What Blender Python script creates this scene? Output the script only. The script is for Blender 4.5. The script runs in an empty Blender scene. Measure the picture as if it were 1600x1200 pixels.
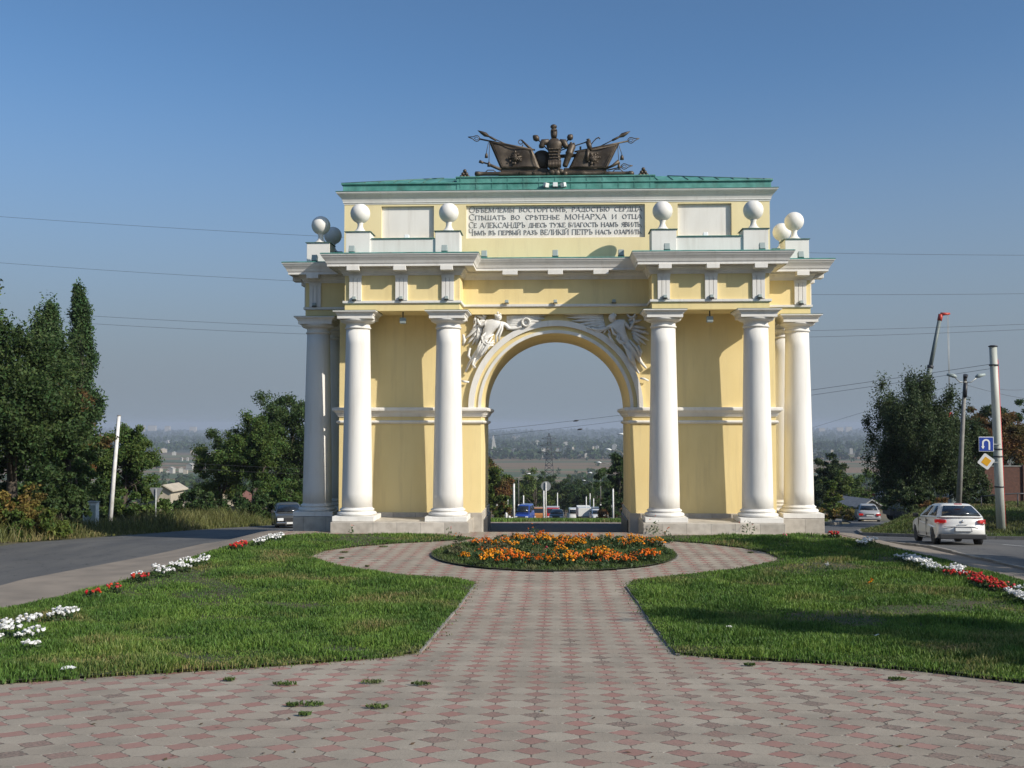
import bpy, bmesh, math, random
import numpy as np
from mathutils import Vector, Matrix
R = math.radians
rng = np.random.default_rng(7)
random.seed(7)
scene = bpy.context.scene
COL = scene.collection

# ---------------------------------------------------------------- camera + survey helpers
CZ, PITCH, YAW, FPX = 3.7, math.atan(.04), math.atan(.0425), 1600.0
_cp, _sp, _cy, _sy = math.cos(PITCH), math.sin(PITCH), math.cos(YAW), math.sin(YAW)
_fw = np.array([-_sy*_cp, _cy*_cp, _sp]); _rt = np.array([_cy, _sy, 0.]); _up = np.cross(_rt, _fw)
def at(u, v, Y):
    """survey: the place on the vertical plane y = Y sighted at (u, v)"""
    d = _fw + _rt*(u-800)/FPX + _up*(600-v)/FPX
    t = Y/d[1]
    return Vector((d[0]*t, Y, CZ+d[2]*t))

def sstep(a, b, x):
    t = np.clip((np.asarray(x, float)-a)/(b-a), 0, 1); return t*t*(3-2*t)
SY = np.array([24, 34, 62, 90, 160, 250, 400, 700, 1000, 1400, 20000.])
SZ = np.array([0, -.3, -2.5, -4.6, -11.2, -19, -32, -52, -61, -65, -65])
PY_ = np.array([24, 35.6, 36.4, 42, 50, 60, 80, 160, 250, 400, 700, 1000, 1400, 20000.])
PZ_ = np.array([0, 0, -.45, -.45, -1.2, -2.0, -3.75, -11.2, -19, -32, -52, -61, -65, -65])
BANK = [(14.3, 48), (16.2, 44), (20, 42), (40, 38), (120, 30), (160, 95), (33, 95), (27.8, 76), (22, 66), (16.3, 56)]
BY = np.array([0, 42, 46, 55, 70, 82, 100, 140.]); BZ = np.array([-.7, -.75, -.45, -.6, -2.2, -2.4, -5.0, -9])
def poly_sd(poly, x, y):
    """signed distance to a polygon, negative inside"""
    x = np.asarray(x, float); y = np.asarray(y, float)
    d = np.full(x.shape, 1e18); ins = np.zeros(x.shape, bool)
    n = len(poly)
    for i in range(n):
        ax, ay = poly[i]; bx, by = poly[(i+1) % n]
        ex, ey = bx-ax, by-ay
        t = np.clip(((x-ax)*ex+(y-ay)*ey)/(ex*ex+ey*ey), 0, 1)
        d = np.minimum(d, (x-ax-t*ex)**2+(y-ay-t*ey)**2)
        c = (ay > y) != (by > y)
        xi = ax + (y-ay)*ex/(ey if ey else 1e-9)
        ins ^= c & (x < xi)
    d = np.sqrt(d)
    return np.where(ins, -d, d)
def Hs(x, y):
    x = np.asarray(x, float); y = np.asarray(y, float)
    near = .00807*np.maximum(24-np.maximum(y, -10), 0)**1.75
    S = np.interp(y, SY, SZ); P = np.interp(y, PY_, PZ_)
    k = sstep(9.8, 12, np.abs(x))
    far = P*(1-k)+S*k
    z = np.where(y < 24, near, far)
    m = (x > 10) & (y > 25) & (y < 140)
    if np.any(m):
        b = np.interp(y, BY, BZ)
        kb = 1-sstep(-4.2, .1, poly_sd(BANK, x, y))
        z = np.where(m, z*(1-kb)+np.maximum(b, z)*kb, z)
    return z
def H(x, y): return float(Hs(np.array([x]), np.array([y]))[0])

# ---------------------------------------------------------------- object helpers
def tag(o, label=None, cat=None, group=None, kind=None):
    if label: o['label'] = label
    if cat: o['category'] = cat
    if group: o['group'] = group
    if kind: o['kind'] = kind
    return o
def thing(name, label, cat, loc=(0, 0, 0), rz=0, group=None):
    o = bpy.data.objects.new(name, None); COL.objects.link(o)
    o.empty_display_size = .2
    o.location = loc; o.rotation_euler = (0, 0, rz)
    return tag(o, label, cat, group)
KIDS = {}
def adopt(o, parent, world=False):
    o.parent = parent
    KIDS.setdefault(parent.name, []).append(o)
    if world:
        p = parent
        off = Vector((0, 0, 0))
        while p: off += p.location; p = p.parent
        o.location = -off
def dup(root, loc=None, rz=None, label=None, group=None, scale=None):
    def cp(o, parent):
        c = o.copy(); COL.objects.link(c)
        if parent:
            c.parent = parent; KIDS.setdefault(parent.name, []).append(c)
        for ch in list(KIDS.get(o.name, [])): cp(ch, c)
        return c
    c = cp(root, None)
    if loc is not None: c.location = loc
    if rz is not None: c.rotation_euler = (0, 0, rz)
    if scale is not None: c.scale = (scale,)*3 if not hasattr(scale, '__len__') else scale
    if label: c['label'] = label
    if group: c['group'] = group
    return c
def np_mesh(name, V, Q, mat, parent=None, world=False, smooth=False):
    """one mesh object from numpy vertices and equal-sized faces"""
    V = np.asarray(V, np.float32); Q = np.asarray(Q, np.int32)
    me = bpy.data.meshes.new(name)
    nf, k = Q.shape
    me.vertices.add(len(V)); me.vertices.foreach_set('co', V.ravel())
    me.loops.add(nf*k); me.loops.foreach_set('vertex_index', Q.ravel())
    me.polygons.add(nf)
    me.polygons.foreach_set('loop_start', np.arange(0, nf*k, k, dtype=np.int32))
    me.polygons.foreach_set('loop_total', np.full(nf, k, np.int32))
    me.polygons.foreach_set('use_smooth', np.full(nf, smooth, bool))
    me.update(); me.validate()
    me.materials.append(mat)
    o = bpy.data.objects.new(name, me); COL.objects.link(o)
    if parent: adopt(o, parent, world)
    return o

class MB:
    def __init__(s): s.v = []; s.f = []; s.s = []
    def add(s, vs, fs, smooth=False):
        b = len(s.v); s.v += [tuple(p) for p in vs]
        for f in fs: s.f.append([b+i for i in f]); s.s.append(smooth)
        return s
    def box(s, x0, x1, y0, y1, z0, z1, rz=0, c=None):
        vs = [(x, y, z) for z in (z0, z1) for x, y in ((x0, y0), (x1, y0), (x1, y1), (x0, y1))]
        if rz:
            cx, cy = c or ((x0+x1)/2, (y0+y1)/2); q, w = math.cos(rz), math.sin(rz)
            vs = [(cx+(x-cx)*q-(y-cy)*w, cy+(x-cx)*w+(y-cy)*q, z) for x, y, z in vs]
        return s.add(vs, [(3, 2, 1, 0), (4, 5, 6, 7), (0, 1, 5, 4), (1, 2, 6, 5), (2, 3, 7, 6), (3, 0, 4, 7)])
    def obox(s, M, hx, hy, hz):
        vs = [M @ Vector((x*hx, y*hy, z*hz)) for z in (-1, 1) for x, y in ((-1, -1), (1, -1), (1, 1), (-1, 1))]
        return s.add(vs, [(3, 2, 1, 0), (4, 5, 6, 7), (0, 1, 5, 4), (1, 2, 6, 5), (2, 3, 7, 6), (3, 0, 4, 7)])
    def prism_y(s, poly, y0, y1, smooth=False):
        n = len(poly)
        vs = [(x, y0, z) for x, z in poly]+[(x, y1, z) for x, z in poly]
        s.add(vs, [list(range(n)), list(range(2*n-1, n-1, -1))])
        b = len(s.v)-2*n
        for i in range(n):
            j = (i+1) % n; s.f.append([b+j, b+i, b+n+i, b+n+j]); s.s.append(smooth)
        return s
    def prism_z(s, poly, z0, z1):
        n = len(poly)
        vs = [(x, y, z0) for x, y in poly]+[(x, y, z1) for x, y in poly]
        return s.add(vs, [list(range(n-1, -1, -1)), list(range(n, 2*n))]+[[i, (i+1) % n, n+(i+1) % n, n+i] for i in range(n)])
    def prism_x(s, poly, x0, x1):
        n = len(poly)
        vs = [(x0, y, z) for y, z in poly]+[(x1, y, z) for y, z in poly]
        return s.add(vs, [list(range(n-1, -1, -1)), list(range(n, 2*n))]+[[i, (i+1) % n, n+(i+1) % n, n+i] for i in range(n)])
    def lathe(s, prof, c=(0, 0, 0), n=24, M=None, smooth=True):
        """prof: (r, z) from bottom to top"""
        vs = []; m = len(prof)
        for r, z in prof:
            for k in range(n):
                a = 2*math.pi*k/n; p = Vector((r*math.cos(a), r*math.sin(a), z))
                if M is not None: p = M @ p
                vs.append(p+Vector(c))
        fs = [[i*n+k, i*n+(k+1) % n, (i+1)*n+(k+1) % n, (i+1)*n+k] for i in range(m-1) for k in range(n)]
        s.add(vs, fs, smooth); b = len(s.v)-len(vs)
        for ring, rev in ((0, True), (m-1, False)):
            if prof[ring][0] > 1e-6:
                q = [b+ring*n+k for k in range(n)]
                s.f.append(q[::-1] if rev else q); s.s.append(False)
        return s
    def ball(s, c, r, n=16, sc=(1, 1, 1), M=None):
        m = n//2+1
        prof = [(max(1e-7, math.sin(math.pi*i/m))*r, -math.cos(math.pi*i/m)*r) for i in range(m+1)]
        A = Matrix.Diagonal(Vector(sc)).to_4x4()
        if M is not None: A = M @ A
        return s.lathe(prof, c, n, A)
    def tube(s, pts, rad, n=8, cap=True, closed=False):
        P = [Vector(p) for p in pts]; m = len(P)
        rr = rad if hasattr(rad, '__len__') else [rad]*m
        vs = []; ref = None
        for i in range(m):
            if closed: d = (P[(i+1) % m]-P[i-1]).normalized()
            else: d = (P[min(i+1, m-1)]-P[max(i-1, 0)]).normalized()
            if ref is None:
                ref = Vector((0, 0, 1)) if abs(d.z) < .9 else Vector((1, 0, 0))
            a = d.cross(ref).normalized(); ref = a.cross(d).normalized()
            for k in range(n):
                t = 2*math.pi*k/n
                vs.append(P[i]+a*math.cos(t)*rr[i]+ref*math.sin(t)*rr[i])
        b = len(s.v)
        seg = m if closed else m-1
        s.add(vs, [[i*n+k, i*n+(k+1) % n, ((i+1) % m)*n+(k+1) % n, ((i+1) % m)*n+k] for i in range(seg) for k in range(n)], True)
        if cap and not closed:
            s.f.append([b+k for k in range(n)][::-1]); s.s.append(False)
            s.f.append([b+(m-1)*n+k for k in range(n)]); s.s.append(False)
        return s
    def sweep(s, poly, prof, cap0=True, cap1=True):
        """moulding: prof (offset, z) carried round a rectilinear plan (counter-clockwise)"""
        n = len(poly); vs = []
        def nrm(a, b):
            dx, dy = b[0]-a[0], b[1]-a[1]; l = math.hypot(dx, dy); return dy/l, -dx/l
        N = []
        for i in range(n):
            n0 = nrm(poly[i-1], poly[i]); n1 = nrm(poly[i], poly[(i+1) % n])
            k = 1+n0[0]*n1[0]+n0[1]*n1[1]
            N.append(((n0[0]+n1[0])/k, (n0[1]+n1[1])/k))
        for d, z in prof:
            for i in range(n): vs.append((poly[i][0]+N[i][0]*d, poly[i][1]+N[i][1]*d, z))
        fs = [[j*n+i, j*n+(i+1) % n, (j+1)*n+(i+1) % n, (j+1)*n+i] for j in range(len(prof)-1) for i in range(n)]
        if cap0: fs.append(list(range(n-1, -1, -1)))
        if cap1: fs.append([(len(prof)-1)*n+i for i in range(n)])
        return s.add(vs, fs)
    def build(s, name, mat, parent=None, world=False, bevel=0, seg=2, recalc=True):
        me = bpy.data.meshes.new(name)
        me.from_pydata(s.v, [], s.f)
        me.polygons.foreach_set('use_smooth', s.s)
        if recalc:
            bm = bmesh.new(); bm.from_mesh(me)
            bmesh.ops.recalc_face_normals(bm, faces=bm.faces); bm.to_mesh(me); bm.free()
        me.materials.append(mat); me.update()
        o = bpy.data.objects.new(name, me); COL.objects.link(o)
        if parent: adopt(o, parent, world)
        if bevel:
            b = o.modifiers.new('bevel', 'BEVEL'); b.width = bevel; b.segments = seg; b.limit_method = 'ANGLE'; b.angle_limit = R(35)
        return o

# ---------------------------------------------------------------- materials
def mat(name, col, rough=.7, col2=None, scale=3.0, bump=0, bscale=40, metal=0, spec=None, detail=6, transl=0, island=0, lo=.35, hi=.65, emit=None, stretch=None, coat=0):
    m = bpy.data.materials.new(name); m.use_nodes = True
    nt = m.node_tree; N = nt.nodes; L = nt.links
    b = N['Principled BSDF']
    b.inputs['Base Color'].default_value = (*col, 1); b.inputs['Roughness'].default_value = rough
    b.inputs['Metallic'].default_value = metal
    if spec is not None: b.inputs['Specular IOR Level'].default_value = spec
    if coat: b.inputs['Coat Weight'].default_value = coat; b.inputs['Coat Roughness'].default_value = .05
    tc = N.new('ShaderNodeTexCoord')
    cur = None
    if col2 is not None:
        no = N.new('ShaderNodeTexNoise'); no.inputs['Scale'].default_value = scale; no.inputs['Detail'].default_value = detail
        vec = tc.outputs['Object']
        if stretch:
            mp = N.new('ShaderNodeMapping'); mp.inputs['Scale'].default_value = stretch
            L.new(vec, mp.inputs[0]); vec = mp.outputs[0]
        L.new(vec, no.inputs['Vector'])
        cr = N.new('ShaderNodeMapRange'); cr.inputs[1].default_value = lo; cr.inputs[2].default_value = hi
        L.new(no.outputs['Fac'], cr.inputs[0])
        mx = N.new('ShaderNodeMix'); mx.data_type = 'RGBA'
        mx.inputs[6].default_value = (*col, 1); mx.inputs[7].default_value = (*col2, 1)
        L.new(cr.outputs[0], mx.inputs[0]); cur = mx.outputs[2]
    if island:
        ge = N.new('ShaderNodeNewGeometry'); hs = N.new('ShaderNodeHueSaturation')
        a = N.new('ShaderNodeMapRange'); a.inputs[3].default_value = 1-island; a.inputs[4].default_value = 1+island
        L.new(ge.outputs['Random Per Island'], a.inputs[0]); L.new(a.outputs[0], hs.inputs['Value'])
        h = N.new('ShaderNodeMapRange'); h.inputs[3].default_value = .5-island*.06; h.inputs[4].default_value = .5+island*.06
        m7 = N.new('ShaderNodeMath'); m7.operation = 'MULTIPLY'; m7.inputs[1].default_value = 7.31
        fr = N.new('ShaderNodeMath'); fr.operation = 'FRACT'
        L.new(ge.outputs['Random Per Island'], m7.inputs[0]); L.new(m7.outputs[0], fr.inputs[0]); L.new(fr.outputs[0], h.inputs[0])
        L.new(h.outputs[0], hs.inputs['Hue'])
        if cur: L.new(cur, hs.inputs['Color'])
        else: hs.inputs['Color'].default_value = (*col, 1)
        cur = hs.outputs[0]
    if cur: L.new(cur, b.inputs['Base Color'])
    if bump:
        bn = N.new('ShaderNodeTexNoise'); bn.inputs['Scale'].default_value = bscale; bn.inputs['Detail'].default_value = 5
        L.new(tc.outputs['Object'], bn.inputs['Vector'])
        bp = N.new('ShaderNodeBump'); bp.inputs['Strength'].default_value = bump; bp.inputs['Distance'].default_value = .02
        L.new(bn.outputs['Fac'], bp.inputs['Height']); L.new(bp.outputs[0], b.inputs['Normal'])
    if transl:
        tr = N.new('ShaderNodeBsdfTranslucent'); ms = N.new('ShaderNodeMixShader'); ms.inputs[0].default_value = transl
        if cur: L.new(cur, tr.inputs['Color'])
        else: tr.inputs['Color'].default_value = (*col, 1)
        L.new(b.outputs[0], ms.inputs[1]); L.new(tr.outputs[0], ms.inputs[2]); L.new(ms.outputs[0], N['Material Output'].inputs[0])
    if emit:
        b.inputs['Emission Color'].default_value = (*emit[0], 1); b.inputs['Emission Strength'].default_value = emit[1]
    return m

M = {}
M['white'] = mat('white_plaster', (.77, .745, .70), .75, (.68, .65, .60), 1.6, .12, 60, lo=.45, hi=.8, stretch=(1, 1, .35))
M['yellow'] = mat('yellow_stucco', (.83, .67, .335), .85, (.77, .61, .29), 1.3, .15, 50, lo=.4, hi=.75, stretch=(1, 1, .5))
M['attic_yellow'] = mat('pale_yellow_stucco', (.82, .70, .41), .85, (.77, .64, .36), 1.3, .15, 50, lo=.4, hi=.75, stretch=(1, 1, .4))
M['relief'] = mat('relief_plaster', (.75, .73, .69), .7, (.55, .52, .47), 5, .1, 60, lo=.5, hi=.8)
M['copper'] = mat('green_copper', (.055, .215, .18), .6, (.115, .33, .285), 2.6, .1, 30, lo=.35, hi=.65)
M['copper_dark'] = mat('dark_copper_edge', (.05, .10, .085), .6, (.10, .2, .16), 3)
M['bronze'] = mat('dark_bronze', (.058, .043, .031), .5, (.095, .072, .05), 6, .25, 40, metal=.35)
M['granite'] = mat('dark_granite', (.045, .043, .042), .45, (.07, .067, .065), 30)
M['ink'] = mat('inscription_paint', (.19, .185, .19), .7)
M['steel'] = mat('galvanised_steel', (.42, .43, .42), .5, (.33, .34, .33), 8, metal=.4)
M['lamp_grey'] = mat('lamp_housing_grey', (.30, .35, .34), .5)
M['lamp_white'] = mat('lamp_housing_white', (.75, .76, .75), .4)
M['lens'] = mat('lamp_lens', (.55, .62, .62), .15)
M['black'] = mat('black_rubber', (.02, .02, .021), .7)
M['dark_metal'] = mat('dark_metal', (.05, .05, .055), .5, metal=.3)
M['wire'] = mat('wire', (.06, .06, .065), .6)
def weathered(m, tint, scale, lo, hi, amt):
    """rain streaks and patched paint: tall, narrow stains over the base colour"""
    nt = m.node_tree; N = nt.nodes; L = nt.links; b = N['Principled BSDF']; src = b.inputs['Base Color'].links[0].from_socket
    tc = N.new('ShaderNodeTexCoord'); mp = N.new('ShaderNodeMapping'); mp.inputs['Scale'].default_value = scale; L.new(tc.outputs['Object'], mp.inputs[0])
    no = N.new('ShaderNodeTexNoise'); no.inputs['Scale'].default_value = 1; no.inputs['Detail'].default_value = 7; no.inputs['Roughness'].default_value = .65; L.new(mp.outputs[0], no.inputs[0])
    r = N.new('ShaderNodeMapRange'); r.inputs[1].default_value = lo; r.inputs[2].default_value = hi; r.inputs[4].default_value = amt; L.new(no.outputs[0], r.inputs[0])
    mx = N.new('ShaderNodeMix'); mx.data_type = 'RGBA'; mx.inputs[7].default_value = (*tint, 1); L.new(src, mx.inputs[6]); L.new(r.outputs[0], mx.inputs[0]); L.new(mx.outputs[2], b.inputs['Base Color'])
weathered(M['white'], (.50, .46, .40), (4.5, 4.5, .35), .52, .75, .45)
weathered(M['yellow'], (.52, .40, .22), (3.5, 3.5, .3), .52, .75, .4)
weathered(M['attic_yellow'], (.58, .48, .29), (3.5, 3.5, .4), .52, .75, .4)
weathered(M['copper'], (.05, .09, .075), (2.2, 2.2, 1.2), .5, .72, .7)
def stone_mat():
    m = mat('stone_slabs', (.56, .51, .44), .6, (.40, .355, .30), 4, .1, 60, lo=.4, hi=.75)
    nt = m.node_tree; N = nt.nodes; L = nt.links; b = N['Principled BSDF']
    src = b.inputs['Base Color'].links[0].from_socket
    tc = N.new('ShaderNodeTexCoord'); sx = N.new('ShaderNodeSeparateXYZ'); L.new(tc.outputs['Object'], sx.inputs[0])
    ad = N.new('ShaderNodeMath'); ad.operation = 'ADD'; L.new(sx.outputs[0], ad.inputs[0]); L.new(sx.outputs[1], ad.inputs[1])
    dv = N.new('ShaderNodeMath'); dv.operation = 'DIVIDE'; dv.inputs[1].default_value = .82; L.new(ad.outputs[0], dv.inputs[0])
    fr = N.new('ShaderNodeMath'); fr.operation = 'FRACT'; L.new(dv.outputs[0], fr.inputs[0])
    fl = N.new('ShaderNodeMath'); fl.operation = 'FLOOR'; L.new(dv.outputs[0], fl.inputs[0])
    wn = N.new('ShaderNodeTexWhiteNoise'); wn.noise_dimensions = '1D'; L.new(fl.outputs[0], wn.inputs['W'])
    mr = N.new('ShaderNodeMapRange'); mr.inputs[3].default_value = .78; mr.inputs[4].default_value = 1.15; L.new(wn.outputs[0], mr.inputs[0])
    gt = N.new('ShaderNodeMath'); gt.operation = 'GREATER_THAN'; gt.inputs[1].default_value = .018; L.new(fr.outputs[0], gt.inputs[0])
    g2 = N.new('ShaderNodeMapRange'); g2.inputs[3].default_value = .5; g2.inputs[4].default_value = 1; L.new(gt.outputs[0], g2.inputs[0])
    mu = N.new('ShaderNodeMath'); mu.operation = 'MULTIPLY'; L.new(mr.outputs[0], mu.inputs[0]); L.new(g2.outputs[0], mu.inputs[1])
    hs = N.new('ShaderNodeHueSaturation'); L.new(src, hs.inputs['Color']); L.new(mu.outputs[0], hs.inputs['Value'])
    L.new(hs.outputs[0], b.inputs['Base Color'])
    return m
M['stone'] = stone_mat()
SUN_E, SKY_S, SKY_A, SKY_D, SKY_O, EXPO = 5.0, .138, .95, 6.5, 4.5, .0
HAZE, HAZE_C, HAZE_G = 1.45e-4, (.56, .64, .78), 0.0
# ================================================================ the triumphal arch
YM = 39.15                                   # middle plane of the arch
def rY(y): return 2*YM-y
arch = thing('triumphal_arch', 'cream and yellow stucco triumphal arch with white columns and white balls on its parapets', 'arch', (0, YM, 0))
def part(mb, name, m, parent=None, bevel=0): return mb.build(name, M[m] if isinstance(m, str) else m, parent or arch, True, bevel)

# wall with the opening
HW, SPR, RI = 2.70, 4.33, 2.69
poly = [(-7.9, -.7), (-HW, -.7), (-HW, SPR)]
poly += [(-RI*math.cos(a), SPR+RI*math.sin(a)) for a in np.linspace(0, math.pi, 49)[1:-1]]
poly += [(HW, SPR), (HW, -.7), (7.9, -.7), (7.9, 7.72), (-7.9, 7.72)]
part(MB().prism_y(poly, 37.15, rY(37.15)), 'wall', 'yellow')
# stylobates
for sx in (-1, 1):
    for y0, y1 in ((34.95, 37.14), (rY(37.14), rY(34.95))):
        a, b = sorted((sx*2.96, sx*7.72))
        part(MB().box(a, b, y0, y1, -1.3, .37), 'stylobate', 'stone', bevel=.015)
    a, b = sorted((sx*7.73, sx*9.56))
    part(MB().box(a, b, 37.05, rY(37.05), -1.6, .36), 'stylobate', 'stone', bevel=.015)
    # base course of each pier and the dark plinth inside the passage
    a, b = sorted((sx*2.655, sx*7.955))
    part(MB().box(a, b, 37.06, rY(37.06), -1.3, .53), 'base_course', 'stone', bevel=.015)
    a, b = sorted((sx*2.6, sx*2.9))
    part(MB().box(a, b, 37.75, rY(37.2), -.8, .22), 'passage_plinth', 'granite', bevel=.015)

# columns
def column(cx, cy):
    c = MB()
    prof = []
    for i in range(13):
        t = i/12; r = .535-.115*(t**1.2); prof.append((r, .78+t*(7.08-.78)))
    col = c.lathe(prof, (cx, cy, 0), 40).build('column', M['white'], arch, True)
    b = MB().box(cx-.73, cx+.73, cy-.73, cy+.73, .372, .535)
    tor = [(.66, .536)]+[(.60+.09*math.cos(a), .60+.065*math.sin(a)) for a in np.linspace(-1.3, 1.4, 9)]
    tor += [(.575, .68), (.565, .70)]+[(.565+.045*math.cos(a), .735+.033*math.sin(a)) for a in np.linspace(-1.3, 1.4, 7)]+[(.545, .79), (.533, .83)]
    b.lathe(tor, (cx, cy, 0), 40); b.build('base', M['white'], col, True, .012)
    k = MB()
    ech = [(.421, 7.06)]+[(.428+.035*math.cos(a), 7.125+.035*math.sin(a)) for a in np.linspace(-1.4, 1.4, 7)]
    ech += [(.425, 7.17), (.425, 7.27), (.45, 7.28), (.455, 7.30)]+[(.46+.17*math.sin(a), 7.30+.12*(1-math.cos(a))) for a in np.linspace(.15, 1.5, 7)]
    k.lathe(ech, (cx, cy, 0), 40)
    k.sweep([(cx-.62, cy-.62), (cx+.62, cy-.62), (cx+.62, cy+.62), (cx-.62, cy+.62)],
            [(0, 7.42), (.0, 7.53), (.02, 7.54), (.03, 7.58), (.10, 7.64), (.13, 7.65), (.13, 7.69)])
    cap = k.build('capital', M['white'], col, True)
    MB().box(cx-.76, cx+.76, cy-.76, cy+.76, 7.692, 7.702).build('lead_cover', M['copper_dark'], cap, True)
FRONT = [(-7., 36.), (-3.78, 36.), (3.78, 36.), (7., 36.)]
SIDE = [(sx*8.85, y) for sx in (-1, 1) for y in (37.85, rY(37.85))]
for cx, cy in FRONT+[(x, rY(y)) for x, y in FRONT]+SIDE: column(cx, cy)

# string courses round each pier
for sx in (-1, 1):
    a, b = sorted((sx*HW, sx*7.9))
    pl = [(a, 37.15), (b, 37.15), (b, rY(37.15)), (a, rY(37.15))]
    part(MB().sweep(pl, [(.0, 4.0), (.05, 4.01), (.06, 4.06), (.09, 4.07), (.10, 4.12), (.17, 4.2), (.22, 4.22), (.22, 4.29), (.2, 4.33), (.0, 4.345)], False, False), 'impost', 'white')
    part(MB().sweep(pl, [(.0, 3.74), (.05, 3.75), (.085, 3.78), (.095, 3.81), (.085, 3.84), (.05, 3.865), (.0, 3.87)], False, False), 'string_course', 'white')
# archivolt, three rings
def ring(r0, r1, y0, y1, name, m):
    mb = MB(); n = 64; vs = []
    for i in range(n+1):
        a = math.pi*i/n; c, s_ = -math.cos(a), math.sin(a)
        vs += [(r0*c, y1, SPR+r0*s_), (r0*c, y0, SPR+r0*s_), (r1*c, y0, SPR+r1*s_), (r1*c, y1, SPR+r1*s_)]
    fs = [[i*4+k, i*4+(k+1) % 4, i*4+4+(k+1) % 4, i*4+4+k] for i in range(n) for k in range(4)]
    fs += [[0, 1, 2, 3], [n*4+3, n*4+2, n*4+1, n*4]]
    part(mb.add(vs, fs), name, m)
for y0, y1, q in ((37.0, 37.16, 1), (rY(37.16), rY(37.0), -1)):
    d = .15
    f = lambda p: (37.15-p, 37.16) if q == 1 else (rY(37.16), rY(37.15-p))
    ring(2.70, 2.81, *f(.09), 'archivolt', 'white')
    ring(2.812, 2.95, *f(.045), 'archivolt_band', 'yellow')
    ring(2.952, 3.16, *f(.15), 'archivolt', 'white')
# entablature
half = [(-9.25, 37.45), (-7.4, 37.45), (-7.4, 35.6), (-3.35, 35.6), (-3.35, 36.85), (3.35, 36.85), (3.35, 35.6), (7.4, 35.6), (7.4, 37.45), (9.25, 37.45)]
PLAN = half+[(x, rY(y)) for x, y in reversed(half)]
part(MB().sweep(PLAN, [(0, 7.703), (0, 7.96), (0, 8.96)]), 'frieze', 'yellow')
part(MB().sweep(PLAN, [(-.02, 7.955), (.05, 7.96), (.065, 7.98), (.065, 8.055), (-.02, 8.06)], False, False), 'taenia', 'white')
part(MB().sweep(PLAN, [(-.02, 8.945), (.05, 8.95), (.06, 9.0), (.09, 9.01), (.10, 9.05), (.16, 9.13), (.20, 9.15), (.21, 9.22), (.50, 9.235),
                       (.50, 9.205), (.525, 9.205), (.525, 9.30), (.55, 9.305), (.56, 9.33), (.585, 9.39), (.625, 9.45), (.67, 9.51), (.705, 9.575), (.72, 9.58), (.72, 9.615)], True, True), 'cornice', 'white')
part(MB().sweep(PLAN, [(.70, 9.617), (.735, 9.617), (.735, 9.635), (.70, 9.655), (.0, 9.70)], True, True), 'flashing', 'copper')
def triglyph(x, y, nx, ny):
    """nx, ny: outward direction"""
    mb = MB(); tx, ty = -ny, nx
    def bx(a0, a1, d0, d1, z0, z1):
        xs = [x+tx*a0+nx*d0, x+tx*a1+nx*d1]; ys = [y+ty*a0+ny*d0, y+ty*a1+ny*d1]
        mb.box(min(xs), max(xs), min(ys), max(ys), z0, z1)
    bx(-.215, .215, -.01, .035, 8.06, 8.945)
    for a in (-.21, -.065, .08): bx(a, a+.13, .034, .085, 8.062, 8.86)
    bx(-.225, .225, .034, .09, 8.862, 8.945)
    part(mb, 'triglyph', 'white')
    mb2 = MB()
    xs = [x+tx*-.22+nx*.22, x+tx*.22+nx*.54]; ys = [y+ty*-.22+ny*.22, y+ty*.22+ny*.54]
    part(mb2.box(min(xs), max(xs), min(ys), max(ys), 9.06, 9.225), 'mutule', 'white', bevel=.01)
for q, Y0 in ((-1, 35.6), (1, rY(35.6))):
    for x in (-7.02, -5.39, -3.76, 3.76, 5.39, 7.02): triglyph(x, Y0, 0, q)
for q, Y0 in ((-1, 37.45), (1, rY(37.45))):
    for x in (-8.88, 8.88): triglyph(x, Y0, 0, q)
for q in (-1, 1):
    for y in (37.85, YM, rY(37.85)): triglyph(q*9.25, y, q, 0)
    yc = 36.85 if q < 0 else rY(36.85)
    for x in (-1.62, 0, 1.62):
        a, b = sorted((yc+q*.22, yc+q*.54))
        part(MB().box(x-.27, x+.27, a, b, 9.06, 9.225), 'mutule', 'white', bevel=.01)

# parapets with balls
def ball_finial(x, y):
    p = MB().lathe([(.27, 10.545), (.27, 10.58), (.20, 10.60), (.13, 10.68), (.10, 10.76), (.095, 10.84), (.12, 10.9), (.10, 10.93)], (x, y, 0), 28)
    p.ball((x, y, 11.235), .352, 36)
    part(p, 'ball_finial', 'white')
def parapet(x0, x1, y0, y1, along):
    mb = MB(); cv = MB()
    w = .43
    if along == 'x':
        mb.box(x0+.05, x1-.05, y0+.06, y1-.1, 9.66, 10.26)
        cv.prism_x([(y0+.01, 10.262), (y1-.05, 10.262), (y1-.05, 10.34), (y0+.01, 10.28)], x0+2*w+.04, x1-2*w-.04)
        pc = [(x0+w, (y0+y1)/2), (x1-w, (y0+y1)/2)]
    else:
        mb.box(x0+.06, x1-.06, y0+.05, y1-.05, 9.66, 10.26)
        cv.box(x0+.02, x1-.02, y0+2*w+.04, y1-2*w-.04, 10.262, 10.3)
        pc = [((x0+x1)/2, y0+w), ((x0+x1)/2, y1-w)]
    p = part(mb, 'parapet', 'white', bevel=.01)
    for cx, cy in pc:
        MB().box(cx-w, cx+w, cy-w, cy+w, 9.662, 10.5).build('pedestal', M['white'], p, True, .01)
        MB().sweep([(cx-w, cy-w), (cx+w, cy-w), (cx+w, cy+w), (cx-w, cy+w)], [(-.02, 10.498), (.045, 10.502), (.045, 10.52), (-.1, 10.55)]).build('pedestal_cover', M['copper_dark'], p, True)
        ball_finial(cx, cy)
    cv.build('parapet_cover', M['copper'], p, True)
for sx in (-1, 1):
    a, b = sorted((sx*3.35, sx*7.38))
    for y in (36.02, rY(36.02)): parapet(a, b, y-.43, y+.43, 'x')
    a, b = sorted((sx*8.42, sx*9.28))
    parapet(a, b, 37.68, rY(37.68), 'y')

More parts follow.
